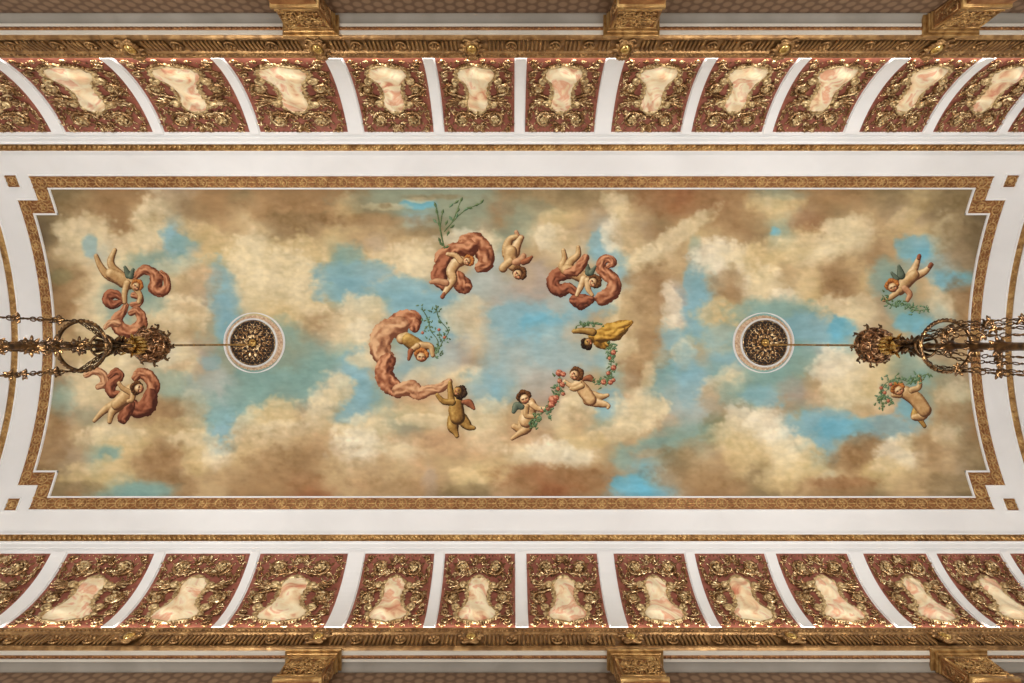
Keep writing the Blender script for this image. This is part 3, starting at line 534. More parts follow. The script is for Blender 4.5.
# C falling head down
b = Layer(); b.st(q1(150,68, 160,95, 180,100), [2,2.6,2.6], DRP).st(q1(150,95, 115,110, 100,150, 105,190), [2.6,3.5,5,6.5], SKP).st(q1(175,105, 150,150, 140,185), [3,4.5,5.5], SK)
b.st(q1(118,180, 120,225, 135,255), [6.5,7,6.5], SKP).st(q1(115,235, 80,265, 75,275), [4,4,4.2], SKP).st(q1(145,240, 180,225, 190,205), [3.5,3.5,3], DRP).st(q1(190,240, 215,230, 238,210), [3,3,1.4], WB); hd(b, q1(167,303), 7.2, 2.4, HB, SK)
cherub(b, 'cherub tumbling head down with bent knees, top centre of the mural')
# D flying in a pink sash
b = Layer(); b.st(q1(418,172, 425,220, 412,262, 430,285), [2,3,4,5], SKP).st(q1(503,155, 500,200, 460,235, 440,280), [2,3.2,4,5], SKP).st(q1(440,285, 500,310, 540,330), [6,6.5,6], SKP)
b.st(q1(535,335, 515,385, 495,428), [3.6,3,1.8], SK).st(q1(555,345, 560,395, 582,428), [3.4,2.8,1.8], SK); hd(b, q1(595,350), 7, 2.5, HB, SK)
b.st(q1(555,255, 560,300), [1.2,3.5], WG).st(q1(600,265, 575,300), [1.2,3], WG)
d = Layer(); d.st(q1(480,300, 420,305, 370,325, 362,375, 400,400, 450,385, 485,410), [5,7,7,6.5,7,5,4], DRD, 1).st(q1(478,455, 520,465, 570,455), [5,8,4.5], DRD, 1)
d.st(q1(675,262, 700,245, 680,222, 645,228, 630,275, 665,310, 705,350, 695,410, 640,445), [2.5,4,4,4.5,5,6.5,7,7.5,7.5], DR, 1)
o2 = Layer(); o2.st(q1(545,215, 520,255, 485,290, 440,300), [4,5,5.5,4], DR, 1)
cherub(b, 'cherub flying in a pink looping sash', d, over=o2)
# E in yellow
b = Layer(); b.st(q2(520,112, 470,105, 425,108), [4,3.2,2.2], SKO); hd(b, q2(492,170), 6.2, -0.7, HK, SKO)
d = Layer(); d.st(q2(530,130, 560,150, 580,175), [6,9,5], YE, 1).st(q2(560,130, 610,110, 660,90, 715,62), [7,9,7.5,2], YE, 1).st(q2(600,130, 640,125, 670,105), [5,6,3], YE, 1)
p2 = Layer(); p2.leaves(q2(440,80, 500,68, 565,75), 26, 1.3, 2.2, GR, 3)
p = Layer(); p.leaves(q2(605,165, 622,215, 612,270, 615,320, 590,360, 530,378), 80, 2.3, 2.3, GR, 4)
for x, y, r in ((625,215,2.6),(605,245,1.8),(625,292,2.8),(598,320,2),(575,365,2.8),(610,368,2.4),(625,355,2)): p.st(q2(x, y), r, RO, 1)
cherub(b, 'cherub in a yellow robe with outstretched arm', d, 'ochre yellow robe', p, plant2=p2)
# F right of the garland
b = Layer(); b.st(q2(520,432, 560,440, 595,432), [4.5,3.4,1.8], SKP).st(q2(500,455, 545,470, 595,482, 597,495), [6,4.5,2.4,1.6], SK).st(q2(450,375, 480,415, 510,455), [5.6,6.6,6], SK)
b.st(q2(450,372, 415,385, 378,362), [3.4,3,2], SK).st(q2(465,385, 430,400, 410,398), [3,2.6,1.8], SKP).st(q2(475,350, 505,345, 525,360), [2,3.6,1.4], WB); hd(b, q2(437,325), 7.2, 2.6, HB, SK)
p = Layer(); p.leaves(q2(355,320, 352,380, 340,430, 320,470, 290,505), 60, 2.4, 2.4, GR, 5)
for x, y, r in ((350,318,3.4),(372,325,2.6),(352,360,2.4),(366,378,2.6),(345,400,2),(370,425,1.8),(320,455,4.4),(312,478,3.4),(335,445,3)): p.st(q2(x, y), r, RO, 1)
cherub(b, 'winged cherub flying with hands on the rose garland, legs stretched', plant=p)
# G lower putto seated
b = Layer(); b.st(q2(175,550, 155,600, 122,590), [6,4.6,3], SKP).st(q2(195,555, 185,600, 150,625, 112,652), [6.2,5,3.2,1.8], SKP).st(q2(200,480, 195,520, 185,560), [7,7.6,7.4], SK)
b.st(q2(215,480, 245,500, 285,500), [3.4,2.8,1.8], SK).st(q2(185,490, 185,535, 240,540), [3.2,3,2], SKP).st(q2(160,490, 135,485, 120,515), [3,4,2], WG); hd(b, q2(172,442), 7.2, 1.2, HB, SK)
p = Layer(); p.leaves(q2(290,505, 250,530, 225,570, 205,600), 44, 2.2, 2.3, GR, 6).leaves(q2(290,505, 300,530, 310,560), 8, 1.4, 2, GT, 8)
for x, y, r in ((295,500,2.2),(262,510,1.8)): p.st(q2(x, y), r, RO, 1)
cherub(b, 'cherub kneeling on a cloud at the low end of the garland', plant=p)
# H olive putto
b = Layer(); b.st(t6(783,338, 780,372, 790,392, 798,410), [6,5.6,3.2,2.2], SKO).st(t6(815,332, 836,358, 850,372, 870,376), [6,5.2,3.2,2], SKO).st(t6(795,265, 795,300, 800,330), [6.6,7.8,7.6], SKO)
b.st(t6(775,260, 770,215, 768,182), [3.6,3,2], SKO).st(t6(778,266, 740,262, 714,235), [3.6,3,2], SKO).st(t6(825,265, 850,270, 870,293), [2,4,1.6], WB); hd(b, t6(810,223), 7, 3.4, HK, SKO)
cherub(b, 'cherub reaching up to pull the end of the long pink scarf')
# I long pink scarf
b = Layer(); b.st(q3(205,190, 225,185), [5.4,5.6], SKP).st(q3(235,195, 265,215, 300,235), [6.6,7.4,6], SKO).st(q3(300,222, 345,228, 356,270), [4,3.2,2.2], SKP).st(q3(280,225, 250,245), [3.2,2], SKP); hd(b, q3(300,270), 7, 1.6, HR, SK)
b.st(q3(248,250, 238,290), [3,1.4], WB)
d = Layer(); d.st(q3(265,135, 262,95, 215,85, 170,110), [5,8,7.5,8], DR, 1.2).st(q3(190,130, 130,150, 100,200, 105,260, 135,295), [10,11,11,10,8], DRP, 1.2)
d.st(q3(135,300, 115,350, 140,405, 185,440), [8,9,10,8], DR, 1.2).st(q3(190,440, 250,430, 285,455, 335,440, 390,430, 435,400), [7,8,7,5,5,3.4], DRP, 1.2)
p = Layer(); p.leaves(q3(300,40, 330,90, 345,150, 380,200, 370,265), 46, 4.6, 1.8, GT, 9).leaves(q3(370,25, 385,90, 430,150, 410,190, 370,265), 30, 2.5, 1.8, GR, 10)
for x, y in ((305,160),(412,182),(385,145)): p.st(q3(x, y), 1.5, RO)
cherub(b, 'cherub leaning out of a long trailing pink scarf with flower sprays', d, plant=p, plabel='thin spray of green leaves with pink buds', plant_name='flower_spray')
# K upper right
b = Layer(); b.st(t4(722,305, 705,350, 685,385), [2,3.6,4.6], SK).st(t4(775,340, 745,370, 700,392), [2,3.4,4.6], SK).st(t4(700,385, 665,415, 640,445), [5.6,6.6,6], SKP)
b.st(t4(640,450, 600,480, 570,490), [3.4,2.8,2], SKP).st(t4(660,440, 682,465, 672,492), [3.2,2.8,2], DRP).st(t4(636,345, 645,385), [1.4,4.4], WG).st(t4(605,375, 625,400), [1.4,3], WG); hd(b, t4(607,430), 7, 1.2, HR, SK)
b.st(t4(722,302, 720,312), 2, DRD).st(t4(772,338, 766,348), 2, DRD)
p = Layer(); p.leaves(t4(565,470, 600,512, 650,505, 700,535, 765,530), 60, 2.2, 2.2, GT, 12)
cherub(b, 'cherub flying down with a garland at the upper right', plant=p, plabel='pale green garland')
# L lower right
b = Layer(); b.st(t8(715,300, 705,325, 722,335, 745,368), [5,4.4,3,2], SKO).st(t8(745,295, 735,325, 700,330), [6,4.6,3], SKP).st(t8(665,225, 710,255, 745,300), [6.6,7.6,7], SKP)
b.st(t8(690,215, 722,200, 722,155), [3.2,2.8,2], SKP).st(t8(640,235, 612,235), [3.2,2.4], SKP); hd(b, t8(632,210), 7, 1.0, HR, SK)
p = Layer(); p.leaves(t8(565,285, 560,235, 575,190, 625,165, 690,180, 720,160, 760,145), 84, 2.6, 2.3, GT, 13).leaves(t8(570,250, 610,270), 22, 2.6, 2.2, GT, 14)
for x, y in ((560,205),(600,190),(575,225),(590,260)): p.st(t8(x, y), 1.8, RO)
cherub(b, 'cherub lying back under a wreath of leaves at the lower right', plant=p, plabel='wreath of pale green leaves')

# ---- gilded border and fillets of the mural --------------------------------------
bd = MB()
bd.strip(-XB, XB, OB, OBO, 0.022); bd.strip(-XB, XB, -OBO, -OB, 0.022)
for sx in (-1, 1):
    def sp(m_, a, b_, o0, o1, h):
        x0, x1 = sorted((sx*a, sx*b_)); m_.strip(x0, x1, o0, o1, h)
    sp(bd, XA, XAO, -OAO, OAO, 0.022)
    for so in (-1, 1):
        o = sorted((so*OA, so*OAO)); sp(bd, XB, XA, o[0], o[1], 0.022)
        o = sorted((so*OAO, so*OBO)); sp(bd, XB, XBO, o[0], o[1], 0.022)
def inv(o):
    o.location = mural_inv; return o
inv(bd.build('gilded_border', M['band'], mural, smooth=False))
# guilloche relief
def motif(wid, ln):
    m = MB(); r = wid * 0.38
    m.tube([(r*1.15*cos(a), r*sin(a), 0.004) for a in np.linspace(0, 2*pi, 15)[:-1]], wid*0.055, 5, closed=True)
    for k in range(6):
        a = k*pi/3; m.lobe((cos(a)*r*0.1, sin(a)*r*0.1, 0.004), (cos(a), sin(a), 0), r*0.72, r*0.22, 0.010)
    m.ball((0, 0, 0.01), r*0.22, nu=3, nv=6)
    for sx in (-1, 1):
        for sy in (-1, 1):
            m.tube([(sx*r*1.15, sy*r*0.5, 0.003), (sx*ln*0.42, sy*r*0.75, 0.005), (sx*ln*0.5, sy*wid*0.44, 0.003)], wid*0.045, 4)
        m.lobe((sx*(r*1.25), 0, 0.004), (sx, 0, 0), ln*0.5 - r*1.25, r*0.22, 0.008)
    return m
rel = MB()
def put_motifs(x0, x1, off):
    wid = (OBO - OB) / F * S * 0.93; n = max(1, int(round((x1 - x0) / 0.283))); ln = (x1 - x0) / n; pc = phi_of(off); base = motif(wid, ln)
    for i in range(n):
        xc = x0 + (i + 0.5)*ln; m = MB(); m.v = list(base.v); m.f = base.f
        rel.add(m.apply(lambda p: vault(xc + p[0], pc + p[1]/(R1*S), 0.022 + p[2])))
def put_side(xc, o0, o1, wid):
    p0, p1 = phi_of(o0), phi_of(o1); L = (p1 - p0)*R1*S; n = max(1, int(round(L / 0.26))); ln = L / n; base = motif(wid, ln)
    for i in range(n):
        pc = p0 + (i + 0.5)*(p1 - p0)/n; m = MB(); m.v = list(base.v); m.f = base.f
        rel.add(m.apply(lambda p: vault(xc + p[1], pc + p[0]/(R1*S), 0.022 + p[2])))
for so in (-1, 1): put_motifs(-XBO, XBO, so * (OB + OBO) / 2)
for sx in (-1, 1):
    put_side(sx*(XA + XAO)/2, -OAO, OAO, XAO - XA)
    for so in (-1, 1):
        put_motifs(*sorted((sx*XB*1.002, sx*XA)), so*(OA + OAO)/2)
        put_side(sx*(XB + XBO)/2, *sorted((so*OAO, so*OB)), XBO - XB)
inv(rel.build('guilloche', M['bandlight'], mural))['label'] = 'interlaced gold rosettes on the border'
fl = MB(); e = 0.0135; eo = 0.9
fo = MB()
for so in (-1, 1):
    def so_(a, b_): return sorted((so*a, so*b_))
    fl.strip(-XB, XB, *so_(OB - 0.4, OB + 1.2), 0.034)
    fo.strip(-XBO, XBO, *so_(OBO - 0.3, OBO + 0.9), 0.03)
    for sx in (-1, 1):
        def sx_(a, b_): return sorted((sx*a, sx*b_))
        fl.strip(*sx_(XB - e, XB + e*0.7), *so_(OA - 1.1, OB + 1.2), 0.034)
        fl.strip(*sx_(XB - e, XA + e*0.7), *so_(OA - 1.1, OA + 0.7), 0.034)
        fo.strip(*sx_(XBO - 0.004, XBO + 0.012), *so_(OAO, OBO + 0.9), 0.03)
        fo.strip(*sx_(XBO - 0.004, XAO + 0.012), *so_(OAO - 0.2, OAO + 1.0), 0.03)
for sx in (-1, 1):
    a, b_ = sorted((sx*(XA - e), sx*(XA + e*0.7))); fl.strip(a, b_, -OA - 0.7, OA + 0.7, 0.034)
    a, b_ = sorted((sx*(XAO - 0.004), sx*(XAO + 0.012))); fo.strip(a, b_, -OAO - 0.5, OAO + 0.5, 0.03)
inv(fl.build('inner_fillet', M['plaster'], mural, smooth=False)); inv(fo.build('outer_fillet', M['plaster'], mural, smooth=False))

# corner blocks
cb_l = {(-1, -1): 'small square gold ornament by the upper left corner of the mural border', (1, -1): 'small square gold ornament by the upper right corner of the mural border',
        (-1, 1): 'small square gold ornament by the lower left corner of the mural border', (1, 1): 'small square gold ornament by the lower right corner of the mural border'}
for (sx, so), lb in cb_l.items():
    x0, x1 = sorted((sx*461/F*S, sx*472/F*S)); o0, o1 = sorted((so*156, so*168)); pc = (phi_of(o0) + phi_of(o1))/2; xc = (x0 + x1)/2
    org = vault(xc, pc); rt = tag(empty('corner_block', org), lb, 'ornament', 'square corner ornaments')
    a = MB(); a.strip(x0, x1, o0, o1, 0.015); bq = a.build('plaque', M['band'], rt, False); bq.location = [-v for v in org]
    a = MB(); t = 0.012; to = 0.9
    a.strip(x0 - t, x0, o0 - to, o1 + to, 0.03); a.strip(x1, x1 + t, o0 - to, o1 + to, 0.03); a.strip(x0, x1, o0 - to, o0, 0.03); a.strip(x0, x1, o1, o1 + to, 0.03)
    bq = a.build('frame', M['plaster'], rt, False); bq.location = [-v for v in org]
    a = motif((x1 - x0)*0.95, (x1 - x0)*0.98).apply(lambda p: vault(xc + p[0], pc + p[1]/(R1*S), 0.015 + p[2]))
    bq = a.build('rosette', M['bandlight'], rt); bq.location = [-v for v in org]

# ---- bead mouldings on the vault ---------------------------------------------------
def bead_line(off):
    g = MB(); w = MB(); so = 1 if off > 0 else -1; p = phi_of(off)
    w.strip(-XE, XE, off - 4.6, off - 3.4, 0.02); w.strip(-XE, XE, off + 3.4, off + 4.8, 0.02)
    w.strip(-XE, XE, *sorted((so*204, so*206)), 0.015); w.strip(-XE, XE, *sorted((so*208.3, so*211.2)), 0.022)
    g.strip(-XE, XE, off - 3.4, off + 3.4, 0.012)
    for i in range(int(2*XE / 0.068)):
        xc = -XE + 0.034 + i*0.068
        m = MB(); m.lobe((-0.03, -0.022, 0.012), (0.75, 0.65, 0), 0.066, 0.024, 0.02, taper=0.3)
        g.add(m.apply(lambda q: vault(xc + q[0], p + q[1]*so/(R1*S), q[2])))
    return g, w
n_trim = 0
for off in (-195.6, 195.4):
    g, w = bead_line(off); n_trim += 1
    o = struct(w.build('trim_%d' % n_trim, M['plaster'], None, False)); g.build('bead_moulding', M['gold'], o)['label'] = 'gold leaf bead moulding'
for sx in (-1, 1):
    x0, x1 = sorted((sx*492.5/F*S, sx*499.5/F*S)); g = MB(); g.strip(x0, x1, -190, 190, 0.014)
    w = MB(); w.strip(x0 - 0.02, x0, -190, 190, 0.025); w.strip(x1, x1 + 0.02, -190, 190, 0.025)
    for i in range(75):
        p = phi_of(-188 + 376*(i + 0.5)/75)
        for k in (-1, 1):
            m = MB(); m.lobe((0, -0.02, 0.012), (k*0.7, 0.7, 0), 0.062, 0.02, 0.018)
            g.add(m.apply(lambda q: vault((x0 + x1)/2 + q[0], p + q[1]/(R1*S), q[2])))
    n_trim += 1
    o = struct(w.build('trim_%d' % n_trim, M['plaster'], None, False)); g.build('bead_moulding', M['gold'], o)['label'] = 'gold leaf bead moulding'

# ------------------------------------------------------------------ cove panels
TOP = [(-34, 52.7), (66.8, 153.7), (165.4, 250.4), (261.1, 348.4), (364.8, 433.9), (444.7, 514.2), (524.9, 593.7), (610.7, 680), (690.9, 761.2), (771.9, 842.2), (858.3, 921.2), (931.8, 995.3), (1005.9, 1069)]
BOT = [(-34, 52.1), (68.8, 155.2), (166.9, 251), (261, 348.4), (365.7, 434.5), (445.3, 514.9), (526.4, 596.6), (613.3, 683.6), (694.1, 763.5), (775.1, 846), (862.1, 925), (935.3, 998.3), (1008.5, 1071)]
BL = RC * S * radians(49.6)      # arc length of a panel
PW = 0.94                      # width of the master panel
def pm(p):
    """panel coordinates (across, along the arc from the vault edge, proud) -> local metres, for the row on the -Y side"""
    th = TH0 + p[1] / (RC * S); y, z = cove(th, max(p[2], .006))
    return (p[0], -(y - Y0) * S, (z - Z0) * S)
HWT = [(.245, .0), (.26, .1), (.29, .22), (.33, .31), (.38, .345), (.42, .33), (.5, .29), (.6, .31), (.67, .37), (.715, .5), (.76, .575), (.81, .58), (.86, .53), (.905, .40), (.935, .2), (.945, .0)]
VB = 1.145
def hw(v):
    return float(np.interp(v, [a for a, _ in HWT], [b for _, b in HWT])) * 0.43
panel = empty('relief_panel')
g = MB(); nb = 16
g.grid([[(a, b, h) for a, h in ((-PW/2, 0.006), (-PW/2, 0.012), (PW/2, 0.012), (PW/2, 0.006))] for b in np.linspace(0, BL, nb)])
g.apply(pm).build('red_ground', M['red'], panel, False)
ca = MB(); rows = []
for v in np.linspace(.247, .943, 34):
    rows.append([(u*hw(v)*0.97, v*VB, 0.035 + 0.055*(1 - abs(u)**3)*min(1, 6*(v-.24), 6*(.95-v)) + 0.012*sin(v*17 + u*4)) for u in np.linspace(-1, 1, 13)])
ca.grid(rows); car = ca.apply(pm).build('cartouche', M['cream'], panel); car['label'] = 'cream marbled shield'
rim = MB(); out = [(hw(v), v*VB) for v in np.linspace(.246, .944, 40)]
loop = out + [(-a, b) for a, b in reversed(out)]
rim.tube([(a, b, 0.035) for a, b in loop], [0.023 + 0.009*sin(i*1.7) for i in range(len(loop))], 6, closed=True)
rr = random.Random(3)
for i, (a, b) in enumerate(loop):
    if i % 2: continue
    a2, b2 = loop[(i+1) % len(loop)]; t = atan2(b2-b, a2-a); n = t - pi/2
    rim.lobe((a, b, 0.035), (cos(n + rr.uniform(-.7, .7)), sin(n + rr.uniform(-.7, .7)), 0), rr.uniform(.03, .055), .016, .018)
def spiral(m, c, r0, turns, a0, sgn, r, lead=None, h=0.03):
    pts = [] if lead is None else [(p[0], p[1], h) for p in lead]
    N = int(14*turns)
    for i in range(N + 1):
        t = i / N; a = a0 + sgn*turns*2*pi*t; rad = r0*(1 - 0.8*t**0.85)
        pts.append((c[0] + rad*cos(a), c[1] + rad*sin(a), h))
    n = len(pts); m.tube(pts, [r*(0.6 + 0.7*min(1, 3*i/n))*(1 - 0.45*i/n) for i in range(n)], 5, up=(0, 0, 1), flat=1.5)
    return pts
def flower(m, c, r, n=6, h=0.03):
    for k in range(n):
        a = 2*pi*k/n; m.lobe((c[0] + cos(a)*r*.2, c[1] + sin(a)*r*.2, h), (cos(a), sin(a), .3), r, r*.36, r*.34, taper=-0.2)
    m.ball((c[0], c[1], h + r*.35), r*.34, nu=4, nv=6)
sw = MB(); fls = []
def acanthus(m, src, i0, i1, size, rl, step=1):
    """leaves springing from both sides of a scroll, laid over in its running direction"""
    for i in range(i0, min(i1, len(src) - 1), step):
        p, p2 = src[i], src[i+1]; t = atan2(p2[1]-p[1], p2[0]-p[0])
        for sd in (-1, 1):
            a = t + sd*rl.uniform(.55, 1.0)
            m.lobe((p[0], p[1], .026), (cos(a), sin(a), rl.uniform(0, .2)), size*rl.uniform(.7, 1.15), size*.135, size*.19, curl=.1)
for s in (-1, 1):
    rl = random.Random(21)
    half = MB()
    spiral(rim, (s*.255, .80), .05, 1.3, pi/2, -s, .021, h=.05); spiral(rim, (s*.195, .425), .05, 1.2, pi, s, .022, h=.05); rim.ball((s*.195, .425, .06), .03)
    up = spiral(half, (.325, .66), .10, 1.75, -1.9, 1, .021, lead=[(.14, .50), (.19, .525), (.25, .545)], h=.036)
    lo = spiral(half, (.225, .19), .118, 1.6, 2.3, -1, .021, lead=[(.03, .20), (.06, .255), (.11, .285)], h=.036)
    s3 = spiral(half, (.385, 1.07), .052, 1.4, -2.6, 1, .014, lead=[(.25, 1.0), (.31, 1.01)], h=.03)
    s4 = spiral(half, (.40, .90), .052, 1.3, 1.5, -1, .014, lead=[(.30, .97), (.34, .965)], h=.03)
    s5 = spiral(half, (.385, .41), .045, 1.3, 2.6, 1, .013, lead=[(.27, .36), (.31, .38)], h=.03)
    s6 = spiral(half, (.40, .065), .042, 1.3, -2.2, 1, .012, lead=[(.33, .03)], h=.03)
    s7 = spiral(half, (.06, .115), .042, 1.2, -.6, 1, .012, lead=[(.14, .06), (.12, .08)], h=.03)
    st_ = [(.455, .10, .03), (.44, .18, .03), (.445, .28, .03), (.425, .36, .03), (.36, .45, .03), (.27, .47, .03), (.19, .49, .025)]
    half.tube(st_, [.008, .011, .012, .013, .014, .012, .009], 5)
    acanthus(half, up, 2, 20, .066, rl); acanthus(half, lo, 2, 19, .07, rl)
    for q_, z_ in ((s3, .04), (s4, .04), (s5, .038), (s6, .034), (s7, .036)): acanthus(half, q_, 1, 13, z_, rl, 2)
    acanthus(half, st_, 0, 6, .075, rl)
    for q in range(6):   # acanthus spray leaving the foot of the shield
        a = -.55 + q*.3; half.lobe((.23, .455, .035), (cos(a), sin(a), .14), .12 + .022*(5 - abs(2*q - 5)), .019, .024, curl=.12)
    for q in range(13): half.ball((.452 - .012*sin(q*.9), .50 + q*.035, .02), .011, nu=3, nv=6)
    for q in range(5):   # palmette at the inner edge
        a = .3 + q*.31; half.lobe((.0, .03, .02), (cos(a), sin(a), .1), .10, .016, .02)
    for q in range(5):   # leaves hanging below the shield
        half.lobe((.02 + q*.034, .27 - q*.002, .03), (.35 + .1*q, -.9, .1), .075, .019, .02)
    for q in range(44):  # small leaves filling the ground
        a = rl.uniform(0, 2*pi); half.lobe((rl.choice((rl.uniform(.34, .445), rl.uniform(.27, .445))), rl.choice((rl.uniform(.03, .42), rl.uniform(.5, 1.2))), .014), (cos(a), sin(a), .12), rl.uniform(.03, .055), .011, .016)
    for q in range(9): half.ball((.03 + q*.05, .016, .018), .012, nu=3, nv=6)
    for q in range(16):
        a = rl.uniform(0, 2*pi); half.lobe((rl.uniform(.01, .13), rl.uniform(.05, .22), .014), (cos(a), sin(a), .12), rl.uniform(.03, .055), .011, .016)
    for c_, r_, a_, d_ in (((.30, .80), .04, 2.0, 1), ((.42, .775), .034, -1.0, -1), ((.42, .56), .034, 1.2, 1), ((.335, .30), .036, .4, -1), ((.41, 1.165), .03, 3.0, 1), ((.22, 1.15), .034, 0, -1), ((.10, 1.165), .03, 0, 1), ((.05, .035), .026, 1, 1), ((.43, .20), .028, 2, -1)):
        acanthus(half, spiral(half, c_, r_, 1.2, a_, d_, .011, h=.026), 0, 9, .034, rl, 2)
    for q in range(8):   # crest over the shield
        a = pi/2 + (q - 3)*.12 - .3; half.lobe((.025 + q*.034, 1.085 - .0022*q*q, .035), (cos(a), sin(a), .1), .065, .017, .02)
    half.v = [(s*p[0]*.96, p[1], p[2]) for p in half.v]
    if s < 0: half.f = [tuple(reversed(f)) for f in half.f]
    sw.add(half)
    for c, r in (((.325, .66), .045), ((.225, .19), .055)):
        fm = MB(); flower(fm, (s*c[0]*.96, c[1]), r*.92, 6, .04); fls.append(fm)
rim.apply(pm).build('gilded_rim', M['creamedge'], car)
sw.apply(pm).build('scrollwork', M['relief'], panel)['label'] = 'gilded acanthus scrolls'
for fm in fls: fm.apply(pm).build('flower', M['creamedge'], panel)
ORD = ['first', 'second', 'third', 'fourth', 'fifth', 'sixth', 'seventh', 'eighth', 'ninth', 'tenth', 'eleventh', 'twelfth', 'thirteenth']
first = True
for side, lst in ((-1, TOP), (1, BOT)):
    for i, (a, b) in enumerate(lst):
        o = panel if first else copy_tree(panel)
        first = False
        xa, xb = (a - CX)*Z0/F*S, (b - CX)*Z0/F*S
        o.location = ((xa + xb)/2, side*Y0*S, ZCAM + Z0*S); o.scale = ((xb - xa)/PW, 1, 1); o.rotation_euler = (0, 0, 0 if side < 0 else pi)
        if side > 0:
            cy_, cz_ = -(YC - Y0)*S, (ZC2 - Z0)*S
            for k in kids(o):
                n_ = k.name.split('.')[0]
                if n_ == 'red_ground': continue
                t_ = {'cartouche': .040}.get(n_, .016)
                k.rotation_euler = (t_, 0, 0); k.location = (0, cy_ - (cy_*cos(t_) - cz_*sin(t_)), cz_ - (cy_*sin(t_) + cz_*cos(t_)))
        tag(o, '%s red relief panel with cream shield from the left, %s row%s' % (ORD[i], 'upper' if side < 0 else 'lower', ', partly out of frame' if i in (0, 12) else ''), 'panel', 'red and gold cove panels')
    edges = [(lst[i][1], lst[i+1][0]) for i in range(len(lst) - 1)]
    for a, b in edges:
        xa, xb = (a - CX)*Z0/F*S, (b - CX)*Z0/F*S; w = MB(); hh = 0.035; e = 0.012
        rows = [[(x, bb, h) for x, h in ((xa, 0), (xa, hh*.5), (xa + e, hh*.5), (xa + e, hh), (xb - e, hh), (xb - e, hh*.5), (xb, hh*.5), (xb, 0))] for bb in np.linspace(-0.01, BL, 18)]
        w.grid(rows); w.apply(pm).apply(lambda p: (p[0], (p[1] if side < 0 else -p[1]) + side*Y0*S, p[2] + ZCAM + Z0*S)); n_trim += 1
        struct(w.build('trim_%d' % n_trim, M['plaster'], None, False))

# ------------------------------------------------------------------ cornice, soffit and walls
def sweep(mb_, pts, side, x0=-XE, x1=XE):
    mb_.grid([[W(x/S, side*y, z) for y, z in pts] for x in (x0, x1)])
CORN = [(.380, .772), (.3663, .772), (.3655, .7700), (.3652, .7680), (.3656, .7662), (.3672, .7655), (.3678, .7640), (.3664, .7622), (.3662, .7605), (.3670, .7592), (.3690, .7588), (.3702, .7560), (.3706, .7460), (.3708, .7340),
        (.3700, .7334), (.3698, .7322), (.3708, .7315), (.3712, .7304), (.3726, .7298), (.3738, .7285), (.396, .7285)]
BOSS = {-1: [-285, -145, -29.6, 85, 204, 318], 1: [-286, -144.5, -30.4, 89, 209, 324]}
for side in (-1, 1):
    nm = 'north' if side < 0 else 'south'
    c = MB(); sweep(c, CORN, side); co = struct(c.build('cornice_' + nm, M['cornice']))
    # flutes and rosettes
    fl_ = MB(); bx = [v/F*S for v in BOSS[side]]; sp_ = 116/F*S
    allb = [bx[0] - sp_] + bx + [bx[-1] + sp_]; rosx = []
    for i in range(len(allb) - 1):
        for fr in (.255, .54, .76): rosx.append(allb[i] + (allb[i+1] - allb[i])*fr)
    x = -XE
    while x < XE:
        if min(abs(x - r) for r in rosx) > 0.082 and min(abs(x - r) for r in allb) > 0.16:
            fl_.tube([W(x/S, side*y, z) for y, z in ((.3700, .7580), (.3688, .7560), (.3689, .7480), (.3692, .7370), (.3704, .7345))], [.010, .0165, .0170, .0165, .010], 6)
        x += 0.0475
    fl_.build('fluting', M['cornice'], co)
    for r in rosx:
        m = MB(); m.tube([(0.062*cos(a), 0.068*sin(a), 0.008) for a in np.linspace(0, 2*pi, 15)[:-1]], .009, 5, closed=True); flower(m, (0, 0), .05, 6, .004)
        m.apply(lambda p: W(r/S + p[0]/S, side*(.3702 - 1.6*p[2]/S), .7462 + 1.35*p[1]/S)); m.build('rosette', M['cornice'], co)
    # beads under the lip
    bdm = MB()
    for i in range(int(2*XE/0.05)): bdm.ball(W((-XE + i*.05)/S, side*.3668, .7642), .017, nu=3, nv=6)
    bdm.build('bead_row', M['cornice'], co)
    # soffit bands
    so = MB(); sweep(so, [(.3738, .7287), (.3742, .7262), (.3782, .7262), (.3786, .7285)], side); sweep(so, [(.3828, .7285), (.3832, .7262), (.3866, .7262), (.387, .7285)], side)
    n_trim += 1; struct(so.build('trim_%d' % n_trim, M['paint'], None, False))
    sg = MB(); sweep(sg, [(.3782, .7285), (.3786, .7268), (.3806, .7262), (.3826, .7268), (.383, .7285)], side)
    for i in range(int(2*XE/0.06)): sg.ball(W((-XE + i*.06)/S, side*.3806, .7264), .018, nu=3, nv=6)
    n_trim += 1; struct(sg.build('trim_%d' % n_trim, M['band'], None))
    ss = MB(); sweep(ss, [(.3866, .7275), (.391, .7268), (.3955, .7245), (.396, .7205), (.396, .7195)], side); n_trim += 1
    struct(ss.build('trim_%d' % n_trim, M['stone'], None))
    wl = MB(); wl.box(-XE, XE, *sorted((side*.396*S, side*.43*S)), 0.0, ZCAM + .7285*S); struct(wl.build('wall_' + nm, M['wallpaper'], None, False))
for sx, nm in ((-1, 'west'), (1, 'east')):
    wl = MB(); wl.box(*sorted((sx*XE, sx*(XE + .25))), -.43*S, .43*S, 0, ZCAM + 1.0*S); struct(wl.build('wall_' + nm, M['plaster'], None, False))

